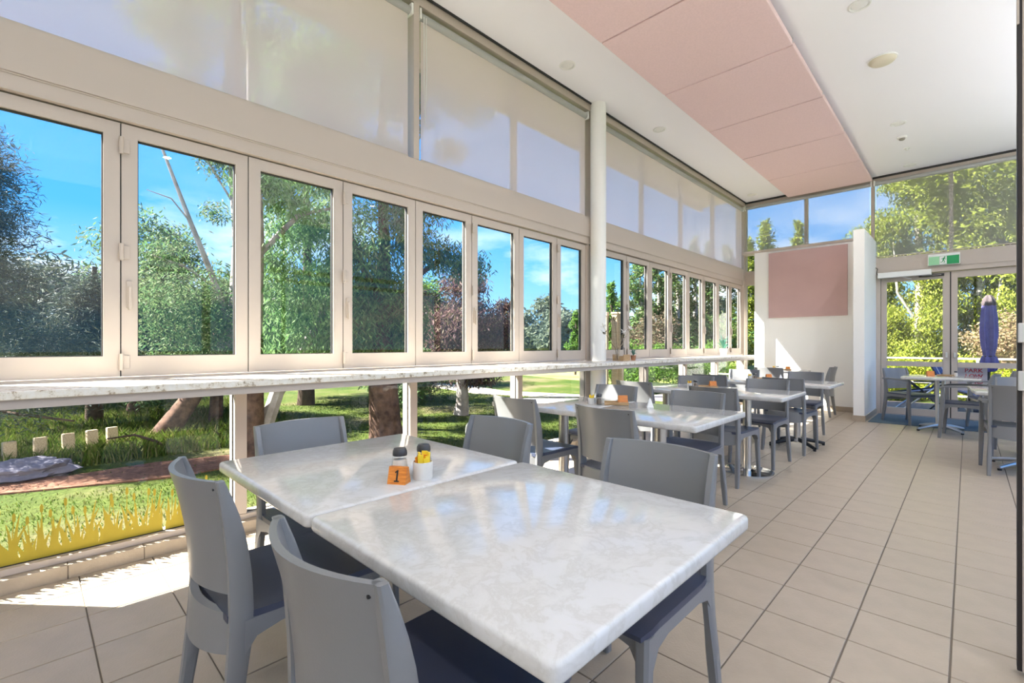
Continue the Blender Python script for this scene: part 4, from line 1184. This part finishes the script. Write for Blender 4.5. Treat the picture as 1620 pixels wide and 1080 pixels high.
# --- leaning gum
tree('gum_tree', 'leaning gum with red-brown butt and pale forked limbs', 'tree', (-8.27, 1.33), [(0, 0, 0, .17), (-0.02, .30, .45, .135), (-.05, .62, .95, .12), (-.10, .95, 1.6, .10), (-.12, 1.02, 3.0, .085), (-.15, .92, 4.6, .06), (-.2, .85, 6.6, .03)],
     [[(-.10, .92, 1.5, .05), (-.15, .70, 2.3, .045), (-.25, .40, 3.2, .035), (-.35, .05, 4.3, .02), (-.4, -.1, 5.2, .012)], [(-.12, .74, 2.2, .022), (-.12, .30, 2.5, .016), (-.1, -.1, 2.62, .008)], [(-.1, 1.0, 2.0, .02), (0.05, 1.25, 1.95, .014), (.1, 1.5, 2.1, .008)],
      [(-.25, .4, 3.2, .014), (-.2, .15, 3.5, .010), (-.15, -.15, 3.55, .005)], [(-.15, .95, 3.6, .02), (-.2, .6, 4.2, .014), (-.3, .3, 4.5, .007)]], 'bark_pale',
     [(0, .2, 1.5, .8, .75, .55), (.2, -.1, 2.0, .6, .5, .45), (-.3, .45, 2.1, .7, .6, .5), (.3, .7, 1.1, .6, .7, .35), (-.2, 1.0, 1.9, .5, .4, .4), (0, 1.25, 2.8, .3, .3, .3), (-.2, .05, 2.7, .4, .35, .25), (-.1, .7, 3.4, .3, .25, .2)] + auto_clumps(rn, -.2, .7, 4.2, 7.0, 1.2, 26, 0.42), 34000, 0.08, 0.018, 0.55, 'leaf_gum', 3, 'gum trees on the lawn', 0.6, 'bark_red')
tree('gum_tree', 'slim straight gum behind the leaning one', 'tree', (-8.9, 2.15), [(0, 0, 0, .11), (0, .03, .7, .09), (0, .03, 1.4, .06), (-.05, 0, 2.4, .03)], [], 'bark_red',
     auto_clumps(rn, 0, 0.2, 1.0, 2.4, 0.9, 18, 0.45), 12000, 0.10, 0.022, 0.55, 'leaf_gum', 4, 'gum trees on the lawn')
tree('gum_tree', 'small far gum with orange-brown trunk seen left of the leaning trunk', 'tree', (-10.9, 1.30), [(0, 0, 0, .10), (0.02, .10, .6, .085), (0, .15, 2.0, .06)], [], 'bark_red', auto_clumps(rn, 0, 0.2, 1.3, 3.6, 1.1, 18, 0.5), 11000, 0.11, 0.025, 0.5, 'leaf_gum', 5, 'gum trees on the lawn')
# --- near gum with drooping bright leaves
tree('gum_tree', 'gum with drooping bright green leaves behind the window-end chair', 'tree', (-6.06, 1.82), [(0, 0, 0, .15), (0, .02, .6, .13), (-.02, .03, 1.4, .11), (-.05, .08, 2.6, .09), (-.1, .05, 4.6, .06), (-.1, 0, 6.4, .03)],
     [[(.02, .08, .1, .09), (-.05, .32, .75, .085), (-.1, .60, 1.15, .075), (-.15, 1.0, 1.9, .05), (-.2, 1.3, 3.0, .03)], [(-.05, .1, 2.4, .04), (-.1, .6, 3.0, .03), (-.1, 1.1, 3.2, .015)], [(-.08, .08, 3.4, .035), (-.1, -.5, 4.2, .02), (-.1, -.9, 4.6, .01)]], 'bark_pale',
     [(0, .55, 1.75, .55, .5, .55), (-.2, 1.0, 1.5, .6, .5, .45), (.1, .3, 1.25, .5, .45, .30), (.1, .9, 2.2, .5, .45, .5), (-.2, .35, 2.4, .5, .35, .5), (0, 1.3, 1.3, .45, .4, .35), (0, 1.5, 2.0, .45, .4, .5), (-.3, .8, 2.9, .5, .5, .3)] + auto_clumps(rn, -.1, .5, 3.1, 6.4, 1.2, 24, 0.42), 44000, 0.092, 0.017, 0.75, 'leaf_gum_bright', 6, 'gum trees on the lawn', 0.35, 'bark_red')
tree('gum_tree', 'far gum with short dark trunk on the sunny lawn', 'tree', (-10.6, 4.32), [(0, 0, 0, .19), (0, .02, .7, .15), (0, .05, 2.0, .12), (0, 0, 5.5, .04)], [], 'bark_dark', auto_clumps(rn, 0, 0.0, 1.35, 6.6, 2.0, 34, 0.6), 20000, 0.13, 0.028, 0.5, 'leaf_gum', 7, 'gum trees on the lawn')
# --- big stringybark
tree('gum_tree', 'big stringybark with thick fibrous red trunk behind the front table', 'tree', (-5.66, 3.40), [(0, 0, 0, .25), (0, -.03, .25, .21), (0, -.06, .7, .19), (0, -.08, 1.1, .17), (-.10, .0, 1.6, .10), (-.15, .05, 2.4, .08), (-.15, .0, 4.0, .06), (-.1, .05, 6.2, .03)],
     [[(0, -.05, 1.6, .07), (0, .35, 2.2, .05), (-.1, .9, 2.6, .03), (-.1, 1.4, 2.6, .015)], [(-.05, .0, 1.8, .06), (.1, -.4, 2.3, .04), (.1, -.7, 3.0, .02)], [(-.05, .03, 1.25, .04), (.1, -.35, 1.45, .03), (.1, -.6, 1.7, .015)]], 'bark_red',
     [(0, -.35, 1.9, .5, .4, .45), (.1, -.5, 2.5, .5, .4, .4), (.2, .2, 2.7, .5, .5, .35), (.1, .8, 2.65, .5, .5, .3), (.1, 1.3, 2.55, .4, .45, .28), (0, .3, 1.55, .45, .35, .25), (-.3, -.2, 1.35, .5, .45, .3), (.2, .15, 1.75, .35, .4, .35), (.25, -.1, 2.2, .35, .4, .3), (.15, -.55, 1.5, .4, .35, .3), (.2, .1, 1.25, .3, .4, .2)] + auto_clumps(rn, 0, .2, 3.0, 6.3, 1.3, 24, 0.42), 42000, 0.09, 0.017, 0.7, 'leaf_gum', 8, 'gum trees on the lawn', 0.4)
tree('shrub', 'brown thicket of twigs behind the stringybark', 'shrub', (-9.6, 6.3), [], [], 'bark_dark', auto_clumps(rn, 0, 0, 0.3, 2.6, 1.7, 32, 0.6), 18000, 0.12, 0.022, 0.45, 'leaf_gum_russet', 9)
tree('shrub', 'olive thicket behind the drooping gum', 'shrub', (-11.5, 5.2), [], [], 'bark_dark', auto_clumps(rn, 0, 0, 0.9, 2.4, 1.7, 26, 0.7), 14000, 0.14, 0.028, 0.45, 'leaf_gum', 23)
# --- small purple-leaved tree
tree('gum_tree', 'small tree with mottled trunk and purple-brown foliage', 'tree', (-6.90, 5.72), [(0, 0, 0, .15), (0, .04, .3, .12), (0, .02, .9, .10), (0, .05, 1.8, .06), (0, .1, 2.6, .03)], [[(0, .02, .9, .04), (.1, .5, 1.4, .03), (.1, 1.0, 1.9, .012)], [(0, .02, .8, .04), (0, -.5, 1.3, .03), (0, -.8, 1.9, .012)]], 'bark_pale',
     [(0, .1, 1.8, .7, .75, .55), (0, .6, 1.5, .6, .55, .45), (.1, -.4, 1.55, .6, .5, .5), (0, 1.05, 1.75, .35, .40, .35), (0, .1, 2.5, .5, .5, .3), (.1, .3, .75, .4, .6, .22), (0, 1.2, 2.15, .2, .3, .2)], 20000, 0.10, 0.020, 0.65, 'leaf_purple', 10, None, 0.4)
tree('bush', 'grey-green low bush at the foot of the purple-leaved tree', 'bush', (-7.3, 4.55), [], [], 'bark_dark', auto_clumps(rn, 0, 0, 0.35, 1.15, 0.6, 10, 0.35), 6000, 0.09, 0.022, 0.3, 'leaf_gum', 24)
tree('bush', 'dense round green tree behind the purple-leaved tree', 'tree', (-13.4, 9.6), [(0, 0, 0, .15), (0, 0, 1.5, .1)], [], 'bark_dark', auto_clumps(rn, 0, 0, 0.9, 3.3, 1.9, 24, 0.7), 13000, 0.15, 0.035, 0.4, 'leaf_bush', 25)
# --- far tree line across the field
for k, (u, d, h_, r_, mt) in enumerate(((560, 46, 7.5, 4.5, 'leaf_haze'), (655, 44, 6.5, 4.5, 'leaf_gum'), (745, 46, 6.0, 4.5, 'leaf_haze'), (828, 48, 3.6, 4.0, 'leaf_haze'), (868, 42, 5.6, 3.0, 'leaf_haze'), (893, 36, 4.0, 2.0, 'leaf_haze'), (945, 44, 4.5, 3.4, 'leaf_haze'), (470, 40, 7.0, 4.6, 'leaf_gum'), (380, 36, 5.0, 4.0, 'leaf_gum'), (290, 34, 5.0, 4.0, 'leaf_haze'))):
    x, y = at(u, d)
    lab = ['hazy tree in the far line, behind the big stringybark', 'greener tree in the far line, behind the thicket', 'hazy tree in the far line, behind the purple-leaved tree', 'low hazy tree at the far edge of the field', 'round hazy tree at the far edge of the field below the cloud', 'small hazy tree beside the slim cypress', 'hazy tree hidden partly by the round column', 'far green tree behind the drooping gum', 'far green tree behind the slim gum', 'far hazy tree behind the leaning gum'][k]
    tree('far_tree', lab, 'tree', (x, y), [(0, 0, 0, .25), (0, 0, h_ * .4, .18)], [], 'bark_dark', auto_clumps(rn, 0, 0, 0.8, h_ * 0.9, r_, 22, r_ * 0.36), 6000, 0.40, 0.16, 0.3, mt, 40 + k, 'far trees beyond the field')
# --- cypress and poplars seen through the far windows
def poplar(u, d, vtop, rad, label, mat, seed, n=9000, bark='bark_birch', ll=0.2, trunkz=None, group='tall narrow poplars', lo=0.5, shape='col'):
    x, y = at(u, d); top = hz(vtop, d) - GZ
    cl = auto_clumps(rn, 0, 0, lo, top - 0.2, rad, int(20 + top * 6), rad * 0.36, shape)
    cl = [(a, b, c, d * (1.15 - 0.75 * c / top), e * (1.15 - 0.75 * c / top), f * (1.5 - 0.8 * c / top)) for a, b, c, d, e, f in cl]
    return tree('poplar_tree', label, 'tree', (x, y), [(0, 0, 0, rad * .12), (0.1, 0, top * .5, rad * .09), (0, 0, top * .9, .03)], [], bark, cl, n, ll, ll * 0.35, 0.25, mat, seed, group, 0.5)
poplar(910, 21, 487, 0.42, 'slim bright green cypress on the field', 'leaf_bush', 60, 7000, 'bark_dark', 0.12)
poplar(966, 19, 442, 0.75, 'green poplar just right of the round column', 'leaf_bush', 61, 9000, 'bark_dark', 0.13)
for k, (u, d, vt, rad, lab) in enumerate(((1012, 24, 405, 1.2, 'first of the dark poplars seen in the far window bank'), (1040, 25, 380, 1.2, 'second dark poplar in the far window bank'), (1070, 26, 385, 1.3, 'third dark poplar in the far window bank'), (1098, 27, 370, 1.3, 'fourth dark poplar in the far window bank'), (1124, 28, 380, 1.3, 'fifth dark poplar in the far window bank'), (1150, 29, 385, 1.4, 'sixth dark poplar in the far window bank'))):
    poplar(u, d, vt, rad, lab, 'leaf_dark_poplar', 62 + k, 9000, 'bark_birch', 0.20)
for k, (u, d, rad, top, lab) in enumerate(((985, 13.5, 1.0, 1.3, 'leafy green bush outside the far bank, nearest the column'), (1030, 14.5, 1.1, 1.2, 'leafy green bush outside the far bank, second from the column'), (1080, 16, 1.1, 1.1, 'leafy green bush outside the far bank, third from the column'), (1128, 18, 1.3, 1.3, 'leafy green bush outside the far bank near the corner'))):
    x, y = at(u, d)
    tree('bush', lab, 'bush', (x, y), [], [], 'bark_dark', auto_clumps(rn, 0, 0, 0.25, top, rad, 12, 0.42), 6000, 0.11, 0.03, 0.2, 'leaf_bush', 70 + k, 'green bushes outside the far bank')
tree('shrub', 'russet undergrowth below the dark poplars', 'shrub', at(1035, 22), [], [], 'bark_dark', auto_clumps(rn, 0, 0, 0.3, 2.3, 2.6, 26, 0.8), 11000, 0.18, 0.05, 0.3, 'leaf_gum_russet', 76)
tree('shrub', 'dark undergrowth below the poplars near the corner', 'shrub', at(1105, 25), [], [], 'bark_dark', auto_clumps(rn, 0, 0, 0.3, 2.6, 3.0, 26, 0.9), 10000, 0.20, 0.06, 0.3, 'leaf_dark_poplar', 77)
# timber gate posts outside the far bank
for k, (u, lab) in enumerate(((957, 'pale timber post outside, half hidden by the round column'), (973, 'pale timber post outside, left of a joined pair'), (981, 'pale timber post outside, right of a joined pair'))):
    x, y = at(u, 12.0)
    t = thing('timber_post', lab, 'post', (x, y, GZ), 0.3, group='pale timber posts outside')
    MB().box(-0.075, 0.075, -0.075, 0.075, 0, hz(497 + (k == 0) * 3, 12.0) - GZ, 0.01).build('post', 'timber_pale', t)
    MB().box(-0.085, 0.085, -0.085, 0.085, hz(497 + (k == 0) * 3, 12.0) - GZ, hz(495, 12.0) - GZ + 0.02, 0.008).build('cap', 'timber_pale', t)
# --- lawn things at the left
for k, (y, lab) in enumerate(((-0.42, 'first'), (-0.12, 'second'), (0.12, 'third'), (0.36, 'fourth'), (0.58, 'fifth'), (0.78, 'sixth'))):
    o = tag(MB().box(-0.04, 0.04, -0.055, 0.055, 0, 0.27, 0.012).build('reflection_log', 'timber_pale'), lab + ' pale upright log shape standing in for a reflection, from the left, below the she-oak', 'log', 'log shapes in place of a reflection')  # pale uprights give solid shape to a reflection in the low glass
    o.location = (-7.45 - 0.16 * k * 0.6, y - 0.02, GZ); o.rotation_euler = (0.0, -0.10, 0.2)
rk = MB()
b = bmesh.new(); bmesh.ops.create_icosphere(b, subdivisions=4, radius=1.0)
rr_ = random.Random(4)
for v in b.verts:
    n_ = 1 + 0.16 * math.sin(5 * v.co.x + 2) * math.cos(4 * v.co.y) + 0.09 * math.sin(11 * v.co.z + 3 * v.co.x) + 0.05 * math.sin(17 * v.co.y + 9 * v.co.x) + 0.04 * math.sin(29 * v.co.x - 13 * v.co.y)
    v.co = Vector((v.co.x * 0.25 * n_, v.co.y * 0.40 * n_, v.co.z * 0.13 * n_))
b.verts.index_update(); rk.add([v.co[:] for v in b.verts], [[q.index for q in f.verts] for f in b.faces]); b.free()
o = tag(rk.build('rock', 'rock_grey', None, True), 'low bluish rock on the mulch at the left edge', 'rock'); o.location = (-6.75, -0.05, GZ + 0.06)
t = thing('fallen_branch', 'dead bent branch lying in the long grass', 'branch', (-7.2, 1.05, GZ))
MB().tube([(-.1, -.4, .22), (-.05, -.15, .24), (.0, .05, .14), (.1, .2, .02)], [.008, .014, .018, .016], 8).build('stick', 'bark_dark', t, True)
t = thing('wire_hoop', 'white bent wire hoop at the lawn edge behind the front table', 'hoop', (-4.05, 3.55, GZ), R(50))
MB().tube([(-0.09, 0, 0)] + [(-0.09 * math.cos(a), 0, 0.38 + 0.08 * math.sin(a)) for a in [i * math.pi / 10 for i in range(11)]] + [(0.09, 0, 0)], 0.009, 8).build('wire', 'plastic_white', t, True)
# --- long grass tufts
rg = np.random.default_rng(5)
def grass(name, label, n, fn, hgt, wd, mat='grass'):
    x, y = fn(n)
    keep = np.ones(len(x), bool); x, y = x[keep], y[keep]; n = len(x)
    p = np.stack([x, y, np.full(n, GZ - 0.01)], 1)
    a = rg.random(n) * 6.283; h = hgt * rg.uniform(0.5, 1.3, n)
    s = np.stack([np.cos(a), np.sin(a), np.zeros(n)], 1) * (wd * 0.5)
    ln = rg.normal(size=(n, 2)) * 0.35
    tip = p + np.stack([ln[:, 0] * h, ln[:, 1] * h, h], 1)
    mid = p + np.stack([ln[:, 0] * h * .3, ln[:, 1] * h * .3, h * .55], 1)
    v = np.stack([p - s, p + s, mid + s * .8, tip, mid - s * .8], 1).reshape(-1, 3)
    me = bpy.data.meshes.new(name)
    me.vertices.add(5 * n); me.vertices.foreach_set('co', v.astype(np.float32).ravel())
    me.loops.add(5 * n); me.loops.foreach_set('vertex_index', np.arange(5 * n, dtype=np.int32))
    me.polygons.add(n); me.polygons.foreach_set('loop_start', np.arange(0, 5 * n, 5, dtype=np.int32)); me.polygons.foreach_set('loop_total', np.full(n, 5, dtype=np.int32))
    me.update(calc_edges=True); me.materials.append(MATS[mat])
    return tag(link(name, me), label, 'grass', kind='stuff')
def reg_long(n):
    x = rg.uniform(-13, -6.9, n); y = rg.uniform(-0.5, 3.2, n); return x, y
def reg_short(n):
    x = -3.55 - 7.5 * rg.random(n) ** 1.5; y = rg.uniform(-2.0, 9.5, n)
    k = ~((x > -6.9) & (x < -5.7) & (y < 2.0) & (rg.random(n) < 0.85)); return x[k], y[k]
grass('long_grass', 'bright long grass around the leaning trunk', 26000, reg_long, 0.17, 0.012)
grass('lawn_grass', 'short mown lawn outside the low panes', 60000, reg_short, 0.035, 0.010)

# --- beyond the double doors
deck = MB().box(-6, 8, YE + 0.06, 14.3, -0.30, -0.165).build('deck', 'frame_dark')
tag(deck, 'dark timber deck outside the double doors', kind='structure')
pl_me = None; y = YE + 0.10
while y < 14.2:
    if pl_me is None:
        p0 = MB().box(-5.95, 7.95, 0, 0.134, -0.03, 0.0, 0.004).build('plank', 'deck_wood', deck); pl_me = p0.data; p0.location = (0, y, -0.135)
    else:
        link('plank', pl_me, deck, (0, y, -0.135))
    y += 0.142
rl = thing('deck_railing', 'grey metal railing along the far edge of the deck', 'railing', (0, 14.1, -0.135))
for x in [-4.5 + 1.55 * k for k in range(8)]:
    MB().box(x - 0.022, x + 0.022, -0.022, 0.022, 0, 1.0).build('post', 'rail_grey', rl)
for z in (1.02, 0.48, 0.20):
    MB().box(-5.5, 7.5, -0.02, 0.02, z - 0.018, z + 0.018, 0.004).build('rail', 'rail_grey', rl)
def lounger(x, y, rz, label):
    t = thing('sun_lounger', label, 'sun lounger', (x, y, -0.135), rz, group='reclining deck chairs')
    prof = [(-0.50, 0.95), (-0.42, 0.93), (-0.16, 0.46), (0.30, 0.38), (0.62, 0.30)]
    for s in (-1, 1):
        MB().tube([(s * 0.29, a, b_) for a, b_ in prof], 0.018, 8).build('side_tube', 'black_plastic', t, True)
        MB().tube([(s * 0.31, -0.40, 0.0), (s * 0.31, 0.25, 0.62)], 0.016, 8).build('leg', 'black_plastic', t, True)
        MB().tube([(s * 0.33, 0.42, 0.0), (s * 0.33, -0.22, 0.60)], 0.016, 8).build('leg', 'alu_cast', t, True)
        MB().box(s * 0.33 - 0.03, s * 0.33 + 0.03, -0.25, 0.20, 0.60, 0.63, 0.008).build('armrest', 'black_plastic', t)
    F = [[(-0.27 + 0.54 * j / 8, a, b_ - 0.012) for j in range(9)] for a, b_ in prof]
    Bk = [[(-0.27 + 0.54 * j / 8, a + 0.004, b_ - 0.020) for j in range(9)] for a, b_ in prof]
    sl = MB().shell(F, Bk).build('sling', 'sling_blue', t)
    for xs in (-0.18, -0.06, 0.06, 0.18):
        F = [[(xs - 0.012 + 0.024 * j, a - 0.001, b_ - 0.008) for j in range(2)] for a, b_ in prof]
        Bk = [[(xs - 0.012 + 0.024 * j, a, b_ - 0.012) for j in range(2)] for a, b_ in prof]
        MB().shell(F, Bk).build('stripe', 'sling_white', sl)
    return t
lounger(-0.62, 12.3, R(100), 'striped blue deck chair seen through the left glass door')
lounger(-0.05, 12.9, R(230), 'purple-blue deck chair behind the door meeting stile')
lounger(1.15, 12.1, R(120), 'blue deck chair at the right picture edge')
um = thing('umbrella', 'closed purple-blue garden umbrella tied shut on the deck', 'umbrella', (0.29, 12.9, -0.135))
MB().cyl((0, 0, 0.0), (0, 0, 2.25), 0.022, n=14).build('pole', 'bronze', um, True)
MB().lathe([(0.26, 0.0), (0.26, 0.05), (0.06, 0.09), (0.035, 0.30)], n=24).build('base', 'rock_grey', um, True)
def folds(prof, n, amp, seed):
    rings = []
    for r, z in prof:
        rings.append([((r + amp * r * math.sin(k * 2 * math.pi * 7 / n + z * 1.5)) * math.cos(2 * math.pi * k / n), (r + amp * r * math.sin(k * 2 * math.pi * 7 / n + z * 1.5)) * math.sin(2 * math.pi * k / n), z) for k in range(n)])
    return MB().rings(rings)
folds([(0.05, 1.06), (0.075, 1.14), (0.10, 1.30), (0.115, 1.55), (0.105, 1.85), (0.085, 2.08)], 42, 0.20, 1).build('canopy', 'umbrella_blue', um, True)
folds([(0.055, 0.80), (0.095, 0.83), (0.115, 0.95), (0.10, 1.06), (0.072, 1.12)], 42, 0.26, 2).build('skirt', 'umbrella_blue', um, True)
folds([(0.088, 2.07), (0.095, 2.13), (0.075, 2.22), (0.03, 2.28)], 28, 0.12, 3).build('cap', 'umbrella_cap', um, True)
MB().tube([(0.085 * math.cos(a), 0.085 * math.sin(a), 1.10) for a in [i * math.pi / 8 for i in range(17)]], 0.010, 6).build('tie', 'umbrella_cap', um, True)
nb = thing('notice_board', 'pale notice with red capital letters behind the right door', 'sign', (0.05, YE + 0.10, 0.655))
MB().box(-0.17, 0.17, -0.006, 0.006, -0.20, 0.19, 0.003).build('board', 'notice', nb)
for k, s in enumerate(('PARK', 'LOW', 'KS')):
    text_mesh('lettering', s, 0.085, 'red_ink', nb, Matrix.Translation((0.12, -0.0068, 0.12 - 0.088 * k)) @ Matrix.Rotation(R(90), 4, 'X'), 'RIGHT', 0.002)
MB().box(-0.01, 0.01, -0.004, 0.004, -0.79, -0.20).build('stake', 'frame_dark', nb)
# bright planting and trees past the deck
for k, (x, y, lab) in enumerate(((-2.6, 15.2, 'lime bush behind the railing, far left'), (-1.3, 15.0, 'lime bush behind the railing, left door'), (0.0, 15.3, 'lime bush behind the railing, middle'), (1.4, 15.0, 'lime bush behind the railing, right door'), (2.8, 15.3, 'lime bush behind the railing, far right'))):
    tree('bush', lab, 'bush', (x, y), [], [], 'bark_dark', auto_clumps(rn, 0, 0, 0.2, 0.85, 0.85, 14, 0.36), 7000, 0.08, 0.028, 0.1, 'leaf_lime', 80 + k, 'lime bushes behind the railing')
for k, (x, y, h_, lab) in enumerate(((-4.6, 24.0, 3.6, 'weeping pale poplar behind the deck, first from the left'), (-2.9, 23.0, 5.6, 'weeping pale poplar behind the deck, second from the left'), (-1.3, 22.0, 9.5, 'weeping pale poplar behind the left door, third from the left'), (0.2, 22.5, 9.5, 'weeping pale poplar behind the meeting stile'), (1.6, 24.0, 9.0, 'weeping pale poplar behind the umbrella'), (3.4, 25.0, 9.0, 'weeping pale poplar at the right edge'))):
    cl = auto_clumps(rn, 0, 0, 0.6, h_, 1.3, 60, 0.62, 'col')
    tree('poplar_tree', lab, 'tree', (x, y), [(0, 0, 0, .16), (0.1, 0, h_ * .4, .13), (-.05, .1, h_ * .8, .06)], [[(0.05, 0, 1.2, .06), (.5, -.3, 2.6, .05), (.7, -.3, 4.5, .03)], [(0.08, 0, 2.0, .05), (-.5, -.4, 3.2, .04), (-.6, -.5, 5.0, .02)]], 'bark_birch', cl, 42000, 0.13, 0.042, 0.75, 'leaf_poplar', 90 + k, 'weeping pale poplars', 0.4)
tree('shade_tree', 'spreading green tree above the doors, crown filling the high panes', 'tree', (2.3, 16.6), [(0, 0, 0, .20), (-.1, 0, 1.8, .16), (-.3, -.2, 3.4, .12), (-.4, -.2, 6, .05)], [[(-.2, 0, 2.4, .08), (-1.2, -.6, 3.4, .06), (-2.4, -1.0, 4.2, .03)], [(-.3, -.2, 3.0, .07), (-.9, -1.0, 4.3, .05), (-1.6, -1.6, 5.2, .02)]], 'bark_dark',
     auto_clumps(rn, -1.7, -0.7, 4.1, 7.6, 2.6, 46, 0.60) + auto_clumps(rn, 0.3, 0, 3.6, 7.2, 2.4, 40, 0.65) + [(-2.0, -.9, 3.25, .5, .5, .35), (-1.5, -1.3, 2.95, .45, .4, .3), (-2.3, -.8, 3.6, .6, .5, .3), (-1.1, -1.0, 3.3, .5, .4, .3)], 34000, 0.13, 0.06, 0.3, 'leaf_poplar', 96, None, 0.45)
tree('hedge', 'mounded autumn pink-brown hedge behind the umbrella', 'hedge', (1.7, 18.5), [], [], 'bark_dark', auto_clumps(rn, 0, 0, 0.4, 2.1, 1.9, 34, 0.55), 18000, 0.09, 0.035, 0.1, 'leaf_hedge', 97, None, 0.6)
for k, (u, d, vt, rad, lab) in enumerate(((1186, 31, 372, 1.3, 'far poplar top in the high corner pane'), (1212, 31, 345, 1.9, 'far poplar top left of the high mullion'), (1263, 32, 345, 1.5, 'far poplar top behind the high mullion'))):
    poplar(u, d, vt, rad, lab, 'leaf_poplar', 100 + k, 12000, 'bark_birch', 0.22, shape='cone')
